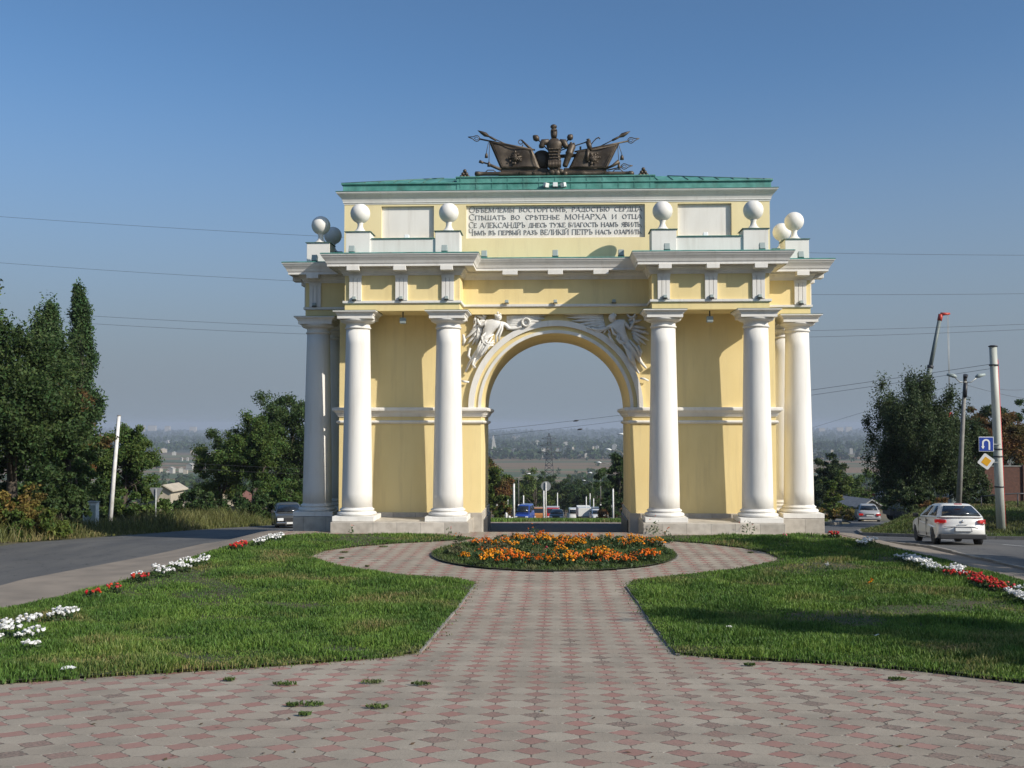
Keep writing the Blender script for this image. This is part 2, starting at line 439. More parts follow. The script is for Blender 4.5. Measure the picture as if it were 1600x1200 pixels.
# attic
AX, AY = 7.8, 37.35
mb = MB().box(-AX, AX, AY+.13, rY(AY+.13), 9.69, 11.95)
PAN = [(-6.42, -4.47), (-3.28, 3.28), (4.47, 6.42)]
for y0, y1 in ((AY, AY+.13), (rY(AY+.13), rY(AY))):
    mb.box(-AX, AX, y0, y1, 9.69, 10.56); mb.box(-AX, AX, y0, y1, 11.78, 11.95)
    xs = [-AX]+[v for p in PAN for v in p]+[AX]
    for i in range(0, len(xs), 2): mb.box(xs[i], xs[i+1], y0, y1, 10.56, 11.78)
attic = part(mb, 'attic', 'attic_yellow')
for y0, y1, q in ((AY+.115, AY+.131, 1), (rY(AY+.131), rY(AY+.115), -1)):
    for i, (a, b) in enumerate(PAN):
        o = part(MB().box(a+.002, b-.002, y0, y1, 10.562, 11.778), 'inscription_panel' if i == 1 else 'blank_panel', 'white')
        if i == 1 and q == 1: inscription = o
ap = [(-AX, AY), (AX, AY), (AX, rY(AY)), (-AX, rY(AY))]
part(MB().sweep(ap, [(-.05, 11.84), (.02, 11.85), (.02, 11.90), (.045, 11.905), (.05, 11.95), (.075, 12.02), (.12, 12.09), (.18, 12.15), (.225, 12.2), (.24, 12.21), (.265, 12.25), (.265, 12.28), (-.05, 12.285)]), 'attic_cornice', 'white')
rf = part(MB().sweep(ap, [(.285, 12.287), (.285, 12.305), (.05, 12.36), (.05, 12.58), (.11, 12.585), (.11, 12.625)], True, True), 'roof', 'copper')
# hipped slopes with standing seams, and the raised block under the trophy
b0 = 7.9; yb0, yb1 = AY-.1, rY(AY-.1); rl, zr = 4.3, 13.24
hp = MB().add([(-b0, yb0, 12.627), (b0, yb0, 12.627), (b0, yb1, 12.627), (-b0, yb1, 12.627), (-rl, YM, zr), (rl, YM, zr)],
              [(0, 1, 5, 4), (1, 2, 5), (2, 3, 4, 5), (3, 0, 4), (3, 2, 1, 0)])
hp.build('roof_slope', M['copper'], rf, True)
sm = MB()
for sx in (-1, 1):
    for k in range(8):
        x = sx*(3.75+k*.55)
        zt = 12.627+(zr-12.627)*min(1, (b0-abs(x))/(b0-rl)); f = (zt-12.627)/(zr-12.627)
        for s_, yb in ((1, yb0), (-1, yb1)):
            sm.tube([(x, yb, 12.64), (x, yb+s_*f*(YM-yb0), zt+.012)], .016, 4)
    for s_, yb in ((1, yb0), (-1, yb1)): sm.tube([(sx*b0, yb, 12.63), (sx*rl, YM, zr+.01)], .022, 4)
sm.build('standing_seam', M['copper_dark'], rf, True)
for y0, y1 in ((AY-.07, AY+1.5), (rY(AY+1.5), rY(AY-.07))):
    part(MB().box(-3.62, 3.62, y0, y1, 12.31, 12.80), 'roof_block', 'copper')
    bl = MB().box(-3.66, 3.66, y0-.04, y1+.04, 12.802, 12.84)
    for k in range(-6, 7):
        bl.box(k*.58-.012, k*.58+.012, y0-.015, y0+.02, 12.33, 12.80)
    part(bl, 'roof_block_edge', 'copper')

# ---------------------------------------------------------------- lettering
def serif_glyphs():
    G = {}
    V = lambda x: ('v', x); t = lambda *a: ('t',)+a; k = lambda *a: ('k',)+a; o = lambda *a: ('o',)+a
    G['А'] = (.78, [t(.06, 0, .38, 1), k(.40, 1, .70, 0), t(.18, .34, .58, .34), ('s', .06, 0), ('s', .70, 0)])
    G['Б'] = (.64, [V(.12), t(.12, .97, .55, .97), t(.55, .97, .55, .82), o(.28, .28, .26, .27, -90, 90), t(.12, .55, .3, .55), t(.12, .03, .3, .03)])
    G['В'] = (.64, [V(.12), t(.12, .97, .3, .97), o(.28, .76, .2, .21, -90, 90), t(.12, .54, .3, .54), o(.30, .28, .25, .26, -90, 90), t(.12, .03, .3, .03)])
    G['Г'] = (.58, [V(.12), t(.12, .97, .52, .97), t(.52, .97, .52, .80)])
    G['Д'] = (.76, [t(.2, .08, .34, 1), V(.58), t(.34, .97, .6, .97), t(.06, .05, .72, .05), t(.06, .05, .06, -.14), t(.72, .05, .72, -.14)])
    G['Е'] = (.60, [V(.12), t(.12, .97, .52, .97), t(.52, .97, .52, .82), t(.12, .52, .42, .52), t(.12, .03, .54, .03), t(.54, .03, .54, .2)])
    G['Ж'] = (1.0, [V(.5), t(.08, 1, .46, .5), k(.46, .5, .08, 0), t(.92, 1, .54, .5), k(.54, .5, .92, 0)])
    G['З'] = (.58, [o(.24, .75, .2, .22, -90, 140), o(.24, .27, .25, .25, -140, 90), t(.18, .53, .28, .53)])
    G['И'] = (.80, [V(.12), V(.66), t(.14, .05, .64, .95)])
    G['Й'] = (.80, [V(.12), V(.66), t(.14, .05, .64, .95), o(.39, 1.22, .13, .1, 180, 360)])
    G['І'] = (.30, [V(.15)])
    G['К'] = (.72, [V(.12), t(.62, 1, .17, .48), k(.24, .54, .64, 0), ('s', .64, 0)])
    G['Л'] = (.74, [t(.08, .02, .32, 1), V(.60), t(.32, .97, .6, .97)])
    G['М'] = (.92, [t(.10, 0, .14, 1), k(.14, 1, .45, .05), t(.45, .05, .76, 1), V(.78), ('s', .1, 0)])
    G['Н'] = (.80, [V(.12), V(.66), t(.12, .5, .66, .5)])
    G['О'] = (.80, [o(.39, .5, .32, .5, 0, 360)])
    G['П'] = (.80, [V(.12), V(.66), t(.12, .97, .66, .97)])
    G['Р'] = (.60, [V(.12), t(.12, .97, .3, .97), o(.28, .73, .24, .25, -90, 90), t(.12, .47, .3, .47)])
    G['С'] = (.70, [o(.39, .5, .32, .5, 45, 315), t(.62, .98, .62, .78)])
    G['Т'] = (.66, [V(.33), t(.04, .97, .62, .97), t(.04, .97, .04, .8), t(.62, .97, .62, .8)])
    G['У'] = (.70, [k(.08, 1, .38, .4), t(.64, 1, .3, .02), t(.3, .02, .14, .06)])
    G['Х'] = (.74, [k(.1, 1, .64, 0), t(.62, 1, .1, 0), ('s', .1, 0), ('s', .64, 0)])
    G['Ц'] = (.80, [V(.12), V(.62), t(.12, .03, .74, .03), t(.74, .03, .74, -.15)])
    G['Ч'] = (.70, [V(.56), t(.12, 1, .12, .62), o(.34, .64, .22, .2, 180, 300), ('s', .12, 1)])
    G['Ш'] = (1.08, [V(.12), V(.53), V(.94), t(.12, .03, .94, .03)])
    G['Ъ'] = (.72, [V(.26), t(.03, .97, .26, .97), t(.03, .97, .03, .8), o(.42, .27, .22, .25, -90, 90), t(.26, .52, .42, .52), t(.26, .03, .42, .03)])
    G['Ы'] = (.86, [V(.12), o(.28, .27, .22, .25, -90, 90), t(.12, .52, .28, .52), t(.12, .03, .28, .03), V(.72)])
    G['Ь'] = (.58, [V(.12), o(.28, .27, .22, .25, -90, 90), t(.12, .52, .28, .52), t(.12, .03, .28, .03)])
    G['Ѣ'] = (.72, [V(.26), t(.02, .78, .52, .78), o(.42, .27, .22, .25, -90, 90), t(.26, .52, .42, .52), t(.26, .03, .42, .03)])
    G['Ю'] = (1.0, [V(.12), t(.12, .5, .36, .5), o(.62, .5, .27, .5, 0, 360)])
    G['Я'] = (.66, [V(.54), t(.36, .97, .54, .97), o(.36, .73, .23, .25, 90, 270), t(.36, .48, .54, .48), k(.34, .48, .08, 0)])
    G[','] = (.26, [k(.12, .06, .08, -.16)])
    G['.'] = (.26, [k(.1, 0, .1, .1)])
    return G
GLY = serif_glyphs()
W_MB = [None]
def letters(text, big, x0, x1, z, h, y):
    """one justified line; big: set of word numbers set in taller capitals"""
    wds = text.split(' ')
    def hh(i, j): return h*1.42 if (i == 0 and j == 0) else (h*1.18 if i in big else h)
    wid = [sum(GLY[c][0]*hh(i, j)*.98 for j, c in enumerate(w)) for i, w in enumerate(wds)]
    space = .34*h; tot = sum(wid)+space*(len(wds)-1)
    kx = min(1.5, (x1-x0)/tot*.97); gap = ((x1-x0)-sum(wid)*kx)/max(1, len(wds)-1)
    x = x0
    def bar(ax, az, bx, bz, w):
        d = Vector((bx-ax, 0, bz-az)); l = d.length
        if l < 1e-6: return
        d /= l; n = Vector((-d.z, 0, d.x))*w/2
        a = Vector((ax, y, az))-d*w*.15; b = Vector((bx, y, bz))+d*w*.15
        q = [a+n, a-n, b-n, b+n]
        W_MB[0].add(q+[p+Vector((0, .016, 0)) for p in q], [(0, 1, 2, 3), (0, 4, 5, 1), (1, 5, 6, 2), (2, 6, 7, 3), (3, 7, 4, 0)])
    for i, w in enumerate(wds):
        mb = MB(); W_MB[0] = mb
        for j, c in enumerate(w):
            g, pr = GLY[c]; s = hh(i, j); sx = s*kx*.98; zb = z-(s-h)*.18
            X = lambda u: x+u*sx
            Z = lambda v: zb+v*s
            tk, tn = h*.115, h*.045
            for p in pr:
                if p[0] == 'v':
                    bar(X(p[1]), Z(0), X(p[1]), Z(1), tk)
                    for e in (.02, .98): bar(X(p[1])-.1*s, Z(e), X(p[1])+.1*s, Z(e), h*.045)
                elif p[0] == 's': bar(X(p[1])-.09*s, Z(.02+p[2]*.96), X(p[1])+.09*s, Z(.02+p[2]*.96), h*.045)
                elif p[0] in 'tk': bar(X(p[1]), Z(p[2]), X(p[3]), Z(p[4]), tk if p[0] == 'k' else tn)
                else:
                    _, cx, cz, rx, rz, a0, a1 = p; n = 12; pts = []
                    for q in range(n+1):
                        a = R(a0+(a1-a0)*q/n); pts.append((X(cx+rx*.9*math.cos(a)), Z(cz+rz*.95*math.sin(a)), abs(math.cos(a))))
                    for q in range(n):
                        u, v = pts[q], pts[q+1]
                        bar(u[0], u[1], v[0], v[1], tn+(tk-tn)*((u[2]+v[2])/2)**1.2)
            x += g*sx
        mb.build('lettering', M['ink'], inscription, True, recalc=False)
        x += gap
LINES = [('ОБЪЕМЛЕМЫ ВОСТОРГОМЪ, РАДОСТЬЮ СЕРДЦА', (), 11.545), ('СПѢШАТЪ ВО СРѢТЕНЬЕ МОНАРХА И ОТЦА', (3,), 11.265),
         ('СЕ АЛЕКСАНДРЪ ДНЕСЬ ТУЖЕ БЛАГОСТЬ НАМЪ ЯВИЛЪ,', (1,), 10.975), ('ЧѢМЪ ВЪ ПЕРВЫЙ РАЗЪ ВЕЛИКІЙ ПЕТРЪ НАСЪ ОЗАРИЛЪ.', (4, 5), 10.70)]
for tx, big, z in LINES:
    letters(tx, big, -3.2, 3.19, z, .165, AY+.099)

# ---------------------------------------------------------------- winged figures over the arch
def skin_figure(name, chains, m, parent, Y0, flat=.55, sub=2):
    """chains: lists of (x, z, depth, radius); the first joint of a later chain names an existing joint by index"""
    vs, rad, ed = [], [], []
    for ch in chains:
        prev = None
        for p in ch:
            if isinstance(p, int): prev = p; continue
            vs.append((p[0], Y0-p[2], p[1])); rad.append(p[3])
            i = len(vs)-1
            if prev is not None: ed.append((prev, i))
            prev = i
    me = bpy.data.meshes.new(name); me.from_pydata(vs, ed, [])
    o = bpy.data.objects.new(name, me); COL.objects.link(o)
    md = o.modifiers.new('skin', 'SKIN')
    sv = me.skin_vertices[0].data
    for i, r in enumerate(rad):
        rr = (r*1.45, r*1.45*.75)
        sv[i].radius = rr
    sv[0].use_root = True
    sb = o.modifiers.new('smooth', 'SUBSURF'); sb.levels = sb.render_levels = sub
    md.use_smooth_shade = True
    me.materials.append(m)
    adopt(o, parent, True)
    return o
def px6(mirror):
    """photo survey of the relief (pixel offsets in the left or right enlargement) -> wall plane"""
    u0 = 870 if mirror else 720
    def f(x, y):
        p = at(u0+x/10, 480+y/10, 37.08); return p.x, p.z
    return f
def wing(parent, f, root0, root1, tips, bend=0, w=.055):
    """feathers fanned from the line root0-root1 to the given tips"""
    mb = MB()
    n = len(tips)
    for i, tp in enumerate(tips):
        t = i/(n-1); r = (root0[0]+(root1[0]-root0[0])*t, root0[1]+(root1[1]-root0[1])*t)
        a, b = f(*r), f(*tp)
        pts = []; rr = []
        for q in range(6):
            s_ = q/5
            pts.append((a[0]+(b[0]-a[0])*s_, 37.10-.07*math.sin(math.pi*min(1, s_*1.1))*.6-.035*(1-t), a[1]+(b[1]-a[1])*s_+bend*math.sin(math.pi*s_)))
            rr.append(w*(.55+.6*math.sin(math.pi*min(1, .25+s_*.75))) if q < 5 else .012)
        mb.tube(pts, rr, 6)
    return mb.build('wing', M['relief'], parent, True)
def drape(parent, f, strokes):
    mb = MB()
    for st in strokes:
        if st[1][0] < 160 or st[1][0] > 1260: drape_one(parent, f, st); continue
        r = st[0]; P = [f(*p) for p in st[1:]]
        pts = [(p[0], 36.875-.03*math.sin(math.pi*i/(len(P)-1)), p[1]) for i, p in enumerate(P)]
        n = len(P); mb.tube(pts, [r*(.35+.65*math.sin(math.pi*(i+.5)/n)) for i in range(n)], 6)
    return mb.build('drapery', M['relief'], parent, True)
def drape_one(parent, f, st):
    P = [f(*p) for p in st[1:]]; n = len(P)
    MB().tube([(p[0], 37.03-.05*math.sin(math.pi*i/(n-1)), p[1]) for i, p in enumerate(P)], [st[0]*(.35+.65*math.sin(math.pi*(i+.5)/n)) for i in range(n)], 6).build('ribbon', M['relief'], parent, True)
def victory(mirror, J, wingA, wingB, cloth, wreath, wings_r, palm=None):
    f = px6(mirror)
    def jt(k, d, r): x, z = f(*J[k]); return (x, z, d, r)
    ch = [[jt('hip', .07, .17), jt('waist', .09, .135), jt('chest', .11, .175), jt('neck', .11, .065), jt('chin', .14, .11), jt('head', .15, .15), jt('crown', .14, .10)],
          [2, jt('shA', .10, .085), jt('elA', .11, .06), jt('wrA', .12, .042), jt('haA', .12, .05)],
          [2, jt('shB', .11, .085), jt('elB', .13, .06), jt('wrB', .12, .042), jt('haB', .12, .05)],
          [0, jt('kneeA', .10, .125), jt('ankA', .06, .055), jt('toeA', .06, .035)],
          [0, jt('kneeB', .06, .12), jt('ankB', .05, .05), jt('toeB', .05, .032)]]
    body = skin_figure('relief_figure', ch, M['relief'], arch, 37.10)
    hx, hz = f(*J['head'])
    d = -1 if mirror else 1
    hr = MB()
    rs = random.Random(3)
    for k in range(16):
        a = rs.uniform(0, 6.28); rr = rs.uniform(.03, .1)
        hr.ball((hx-d*.03+rr*1.15*math.cos(a), 36.85+rs.uniform(-.02, .08), hz+.065+rr*math.sin(a)*.75), .04, 8)
    hr.build('hair', M['relief'], body, True)
    d = -1 if mirror else 1
    fc = MB().ball((hx+d*.03, 36.80, hz-.015), .026, 8).ball((hx+d*.028, 36.815, hz-.07), .022, 8, (1.5, 1, .6)).ball((hx-d*.018, 36.81, hz+.02), .018, 8).ball((hx+d*.07, 36.825, hz+.02), .018, 8)
    fc.build('face', M['relief'], body, True)
    for w_ in (wingA, wingB): wing(body, f, *w_)
    drape(body, f, cloth)
    wx, wz = f(*wreath); wr = MB()
    pts = [(wx+.135*math.cos(a), 36.95, wz+.135*math.sin(a)) for a in np.linspace(0, 2*math.pi, 20, endpoint=False)]
    wr.tube(pts, .042, 7, closed=True)
    for a in np.linspace(0, 2*math.pi, 18, endpoint=False):
        wr.ball((wx+.14*math.cos(a), 36.92, wz+.14*math.sin(a)), .036, 6)
    wr.build('wreath', M['relief'], body, True)
    if palm:
        mb = MB()
        for p, q in palm:
            a, b = f(*p), f(*q); mb.tube([(a[0], 37.0, a[1]), ((a[0]+b[0])/2, 36.97, (a[1]+b[1])/2), (b[0], 37.03, b[1])], [.02, .034, .012], 6)
        mb.build('palm_branch', M['relief'], body, True)
J1 = dict(hip=(415, 500), waist=(430, 400), chest=(480, 280), neck=(560, 205), chin=(590, 190), head=(592, 150), crown=(585, 112),
          shA=(690, 265), elA=(760, 345), wrA=(900, 330), haA=(960, 300), shB=(405, 235), elB=(310, 300), wrB=(270, 220), haB=(262, 180),
          kneeA=(345, 680), ankA=(215, 860), toeA=(195, 960), kneeB=(280, 690), ankB=(140, 860), toeB=(70, 1020))
victory(False, J1,
        ((720, 150), (720, 330), [(1330, 130), (1300, 165), (1310, 180), (1260, 215), (1200, 250), (1130, 285), (1020, 320), (900, 360)]),
        ((390, 150), (330, 330), [(330, 110), (230, 130), (200, 260), (130, 400), (60, 500), (90, 590), (170, 600), (240, 590)]),
        [(.05, (410, 400), (330, 470), (350, 560), (430, 610), (520, 600)), (.045, (430, 420), (380, 500), (400, 560), (470, 580), (530, 560)),
         (.05, (520, 430), (400, 500), (300, 640), (250, 770)), (.05, (500, 470), (420, 600), (330, 740), (300, 780)), (.045, (350, 480), (290, 600), (240, 740)),
         (.05, (640, 240), (620, 330), (560, 450), (550, 560)), (.05, (660, 250), (650, 350), (610, 450), (600, 540)), (.045, (520, 520), (420, 640), (340, 770)), (.06, (150, 640), (120, 760), (170, 830)), (.05, (230, 800), (190, 900), (240, 950)),
         (.07, (40, 430), (60, 520), (30, 600)), (.05, (10, 1150), (70, 1165), (130, 1170))],
        (1020, 240), None, [((300, 210), (235, 590)), ((235, 100), (235, 380)), ((250, 400), (190, 480)), ((280, 330), (300, 420)), ((240, 120), (200, 250)), ((240, 250), (180, 340))])
J2 = dict(hip=(1060, 520), waist=(1010, 415), chest=(975, 290), neck=(905, 225), chin=(865, 215), head=(858, 168), crown=(870, 112),
          shA=(1040, 225), elA=(1140, 350), wrA=(1205, 220), haA=(1200, 160), shB=(850, 290), elB=(740, 355), wrB=(590, 350), haB=(530, 330),
          kneeA=(1190, 690), ankA=(1330, 880), toeA=(1400, 960), kneeB=(1150, 740), ankB=(1230, 960), toeB=(1290, 1040))
victory(True, J2,
        ((720, 130), (760, 330), [(90, 110), (150, 160), (230, 215), (320, 270), (430, 300), (520, 320), (620, 350)]),
        ((1120, 210), (1200, 470), [(1260, 130), (1330, 200), (1400, 330), (1440, 420), (1440, 520), (1400, 590), (1310, 590)]),
        [(.05, (960, 420), (930, 500), (990, 570), (1090, 570)), (.045, (980, 450), (960, 520), (1030, 560), (1110, 530)), (.05, (1010, 560), (1090, 680), (1180, 800)),
         (.05, (1090, 540), (1180, 650), (1260, 800)), (.05, (1130, 520), (1240, 640), (1300, 780)), (.045, (1050, 620), (1120, 740), (1210, 900)), (.06, (1080, 680), (1130, 800), (1200, 900)),
         (.05, (850, 330), (880, 420), (950, 460)), (.045, (800, 420), (840, 500), (900, 570)), (.05, (1100, 640), (1150, 780), (1180, 900)), (.06, (1270, 600), (1310, 700), (1290, 800)), (.06, (1310, 400), (1370, 390), (1430, 420)), (.05, (1300, 1110), (1360, 1120), (1430, 1150))],
        (1160, 105), None, [((780, 340), (720, 420)), ((740, 360), (640, 400)), ((700, 380), (560, 380)), ((640, 370), (500, 320)), ((560, 350), (430, 305)), ((800, 350), (850, 450))])

# ---------------------------------------------------------------- floodlights
def floodlight(name_group, x, y, z, kind, label, rz=0, tilt=0):
    """z: top of what it stands on"""
    t = thing('floodlight', label, 'floodlight', (x, y, z), rz, name_group)
    w, h, d = (.10, .12, .09) if kind == 'small' else (.065, .055, .05) if kind == 'tiny' else (.085, .08, .07)
    if kind == 'hang':
        MB().box(-.02, .02, -.02, .02, -.2, 0).build('bracket', M['dark_metal'], t)
        MB().box(-.11, .11, -.1, .1, -.4, -.2).build('housing', M['lamp_grey'], t, bevel=.015)
        MB().box(-.09, .09, -.08, .08, -.412, -.401).build('lens', M['lens'], t)
    else:
        MB().box(-w-.012, -w, -.02, .02, 0, h*.8).box(w, w+.012, -.02, .02, 0, h*.8).box(-w, w, -.02, .02, 0, .014).build('bracket', M['dark_metal'], t)
        m = M['lamp_white'] if kind == 'white' else M['lamp_grey']
        A = Matrix.Translation((0, 0, h+.03)) @ Matrix.Rotation(R(tilt), 4, 'X')
        MB().obox(A, w, d, h).build('housing', m, t, bevel=.015)
        A2 = A @ Matrix.Translation((0, d+.006, 0))
        MB().obox(A2, w*.85, .005, h*.85).build('lens', M['lens'], t)
zc = 9.70
for sx, sd in ((-1, 'left'), (1, 'right')):
    for x, wh in ((7.1, 'outer'), (3.85, 'inner')):
        floodlight('floodlights on the cornices', sx*x, 35.3, 9.67, 'small', f'grey floodlight below the {wh} ball pedestal of the {sd} front parapet', tilt=-20)
    floodlight('floodlights on the cornices', sx*5.3, 36.2, 10.30, 'white', f'pale floodlight on the low parapet before the blank {sd} panel', tilt=-15)
    floodlight('floodlights on the cornices', sx*8.85, 37.15, 9.67, 'small', f'grey floodlight below the side portico ball on the {sd}', tilt=-20)
    floodlight('floodlights under the portico ceilings', sx*5.4, 36.0, 7.70, 'hang', f'small lamp hanging between the two {sd} front columns')
    for x, wh in ((7.05, 'outer'), (5.4, 'middle'), (3.8, 'inner')):
        floodlight('floodlights on the frieze ledge', sx*x, 35.48, 8.058, 'tiny', f'tiny floodlight on the ledge under the {wh} triglyph of the {sd} portico', tilt=-10)
    floodlight('floodlights on the frieze ledge', sx*8.9, 37.33, 8.058, 'tiny', f'tiny floodlight on the ledge of the {sd} side portico', tilt=-10)
for x, wh in ((-2.55, 'left'), (0, 'middle'), (2.35, 'right')):
    floodlight('floodlights below the inscription', x, 36.5, 9.675, 'small', f'{wh} one of three floodlights standing below the inscription', tilt=-15)
for x, wh in ((-1.75, 'left'), (.0, 'middle'), (2.1, 'right')):
    floodlight('floodlights on the frieze ledge', x, 36.72, 8.058, 'tiny', f'{wh} tiny floodlight on the ledge above the archway', tilt=-10)
for x, wh, t_, rz in ((-.33, 'left', 15, .7), (0, 'middle', -5, 0), (.3, 'right', 15, -.7)):
    floodlight('white floodlights under the trophy', x, 37.16, 12.36, 'white', f'{wh} one of three white floodlights on the green roof edge under the trophy', rz, t_)
# ================================================================ bronze trophy on the roof
TY = 37.75
def c5(x, y, d=0):
    """trophy survey: enlargement pixels -> (X, Y, Z); d metres towards the viewer"""
    p = at(700+x/4.706, 190+y/4.706, TY); return Vector((p.x, TY-d, p.z))
TB = 12.842
trophy = thing('trophy_sculpture', 'dark bronze trophy of armour, flags, spears and cannons on the green roof', 'sculpture', (0, TY, TB))
def tp(mb, name, bevel=0, parent=None): return mb.build(name, M['bronze'], parent or trophy, True, bevel)
# armour: one lathed, flattened torso with short sleeves
t = MB()
c0 = c5(782, 330)
prof = []
for y, w in ((352, 30), (345, 46), (325, 50), (300, 50), (275, 45), (250, 43), (225, 46), (195, 56), (170, 62), (155, 58), (142, 36), (132, 26)):
    prof.append((w*.00502, c5(782, y).z))
t.lathe(prof, (c0.x, TY-.12, 0), 24, Matrix.Diagonal((1, .62, 1, 1)))
torso = tp(t, 'cuirass')
for sx, ex in ((-1, (700, 155, 688, 190)), (1, (852, 155, 866, 190))):
    a = c5(782+sx*40, 158, .12); b = c5(ex[0], ex[1]+3, .12); c = c5(ex[2], ex[3], .14)
    tp(MB().tube([a, b, c, c+Vector((0, 0, -.05))], [.12, .125, .11, .09], 12), 'sleeve')
sk = MB()
for k in range(9):
    x = 740+k*11; a = c5(x, 300, .3); b = c5(742+k*10.5, 352, .31)
    sk.tube([a, b], [.028, .034], 6)
tp(sk, 'skirt', parent=torso)
sk = MB()
for k in range(8):
    for j in range(4):
        sk.ball(c5(745+k*11+(j % 2)*5, 215+j*22, .28), .032, 6)
tp(sk, 'scale_armour', parent=torso)
hb = MB()
hc = c5(779, 95, .12)
hb.lathe([(.10, c5(0, 135).z), (.12, c5(0, 118).z), (.13, c5(0, 95).z), (.12, c5(0, 78).z), (.07, c5(0, 66).z), (.04, c5(0, 60).z)], (hc.x, hc.y, 0), 18)
helm = tp(hb, 'helmet')
tp(MB().box(hc.x-.02, hc.x+.02, hc.y-.155, hc.y-.05, c5(0, 125).z, c5(0, 92).z).box(hc.x-.11, hc.x+.11, hc.y-.16, hc.y, c5(0, 90).z, c5(0, 84).z), 'visor', parent=helm)
tp(MB().ball(c5(777, 45, .12), .125, 14, (1, 1, .72)).ball(c5(775, 50, .16), .08, 10).tube([c5(778, 72, .12), c5(778, 55, .12)], .05, 8), 'plume', parent=helm)
# pedestal rocks and bracers at the foot of the armour
ft = MB()
for x, y, r in ((770, 345, .13), (800, 350, .12), (765, 380, .15), (800, 385, .14), (830, 375, .11), (740, 392, .1), (860, 390, .1), (785, 365, .15)):
    ft.ball(c5(x, y, .15), r, 10, (1.1, .9, 1))
tp(ft, 'foot_drapery')
# flags
def flag(poly, pole, sway):
    n = 14; V = []; F = []
    A, B, C, D = [np.array(p, float) for p in poly]          # outer top, inner top, inner bottom, outer bottom
    for i in range(n+1):
        for j in range(9):
            s_, q = i/n, j/8
            p = (A*(1-s_)+B*s_)*(1-q)+(D*(1-s_)+C*s_)*q
            w = c5(p[0], p[1], .10+.035*math.sin(s_*9+q*2)+.02*math.sin(q*7))
            V.append(w)
    m = len(V); V += [v+Vector((0, .06, 0)) for v in V]
    idx = lambda i, j: i*9+j
    for i in range(n):
        for j in range(8):
            q = (idx(i, j), idx(i+1, j), idx(i+1, j+1), idx(i, j+1)); F += [q, tuple(m+k for k in q[::-1])]
    rim = [idx(i, 0) for i in range(n+1)]+[idx(n, j) for j in range(1, 9)]+[idx(i, 8) for i in range(n-1, -1, -1)]+[idx(0, j) for j in range(7, 0, -1)]
    for k in range(len(rim)):
        a, b = rim[k], rim[(k+1) % len(rim)]; F.append((a, m+a, m+b, b))
    fl = tp(MB().add(V, F, True), 'flag')
    br = MB()                                              # raised border and a relief motif
    def ins(p, k): c_ = (A+B+C+D)/4; return tuple(p+(c_-p)*k)
    for k_, r in ((.1, .014), (.17, .01)):
        q = [ins(p, k_) for p in (A, B, C, D)]
        br.tube([c5(*p, .15) for p in q+[q[0]]], r, 5)
    cx, cy = (A+B+C+D)/4
    rs = random.Random(int(cx))
    for k in range(26):
        a = rs.uniform(0, 6.28); rr = rs.uniform(8, 58)
        br.ball(c5(cx+rr*math.cos(a), cy+6+rr*.75*math.sin(a), .14), rs.uniform(.025, .055), 7, (1.4, .5, 1), Matrix.Rotation(a, 4, 'Y'))
    for k in range(7):
        a = rs.uniform(0, 3.14)
        br.tube([c5(cx-50*math.cos(a), cy-35*math.sin(a)+8, .14), c5(cx, cy+8, .17), c5(cx+45*math.cos(a+.3), cy+32*math.sin(a+.3)+8, .14)], [.012, .035, .012], 6)
    tp(br, 'flag_emblem', parent=fl)
    (ax, ay), (bx, by) = pole
    pl = tp(MB().tube([c5(ax, ay, .12), c5(bx, by, .06)], .032, 8), 'flag_pole')
    return fl
def openwork_tip(x0, y0, x1, y1, parent=None):
    """leaf-shaped pierced spearhead from socket (x0,y0) to point (x1,y1)"""
    mb = MB(); a, b = np.array((x0, y0), float), np.array((x1, y1), float); d = b-a; n = np.array((-d[1], d[0]))
    for s_ in (1, -1):
        P = [a+d*q+n*s_*w for q, w in ((0, 0), (.1, .16), (.25, .24), (.42, .2), (.6, .09), (1, 0))]
        mb.tube([c5(p[0], p[1], .12) for p in P], .017, 6)
    for s_ in (1, -1):
        P = [a+d*q+n*s_*w for q, w in ((.05, 0), (.3, .12), (.5, 0))]
        mb.tube([c5(p[0], p[1], .12) for p in P], .012, 5)
    return tp(mb, 'pierced_spearhead', parent=parent)
flag([(300, 150), (620, 210), (680, 352), (388, 352)], ((236, 135), (640, 212)), 1)
flag([(1258, 168), (950, 222), (885, 352), (1168, 352)], ((1322, 150), (930, 225)), -1)
openwork_tip(238, 135, 150, 120); openwork_tip(1318, 150, 1405, 130); openwork_tip(1270, 338, 1356, 330)
def spear(a, b, tip):
    o = tp(MB().tube([c5(*a, .02), c5(*b, .02)], .02, 7), 'spear')
    x0, y0 = b; x1, y1 = tip
    dx, dy = x1-x0, y1-y0
    P = [c5(x0+dx*q, y0+dy*q, .02) for q in (-.5, -.45, 0, .05, .38, .7, 1)]
    tp(MB().tube(P, [.02, .042, .042, .03, .085, .055, .006], 4), 'spearhead', parent=o)
spear((440, 172), (310, 115), (218, 66)); spear((1120, 182), (1250, 118), (1340, 72))
def mace(a, b, c):
    o = tp(MB().tube([c5(*a, .02), c5(*b, .02)], .022, 7), 'mace')
    P = [c5(b[0]+(c[0]-b[0])*q, b[1]+(c[1]-b[1])*q, .02) for q in (0, .2, .55, .85, 1)]
    tp(MB().tube(P, [.03, .1, .125, .07, .02], 10), 'mace_head', parent=o)
mace((740, 215), (668, 140), (625, 104)); mace((835, 200), (882, 135), (915, 97))
tp(MB().tube([c5(620, 210, 0), c5(575, 170, 0), c5(540, 135, 0)], [.05, .045, .03], 8).tube([c5(540+16*math.cos(a)-6, 150+16*math.sin(a), 0) for a in np.linspace(0, 6.28, 12, endpoint=False)], .016, 6, closed=True)
   .tube([c5(552, 172, .05), c5(535, 215, .08)], .02, 6).ball(c5(535, 212, .1), .04, 8), 'sword_hilt')
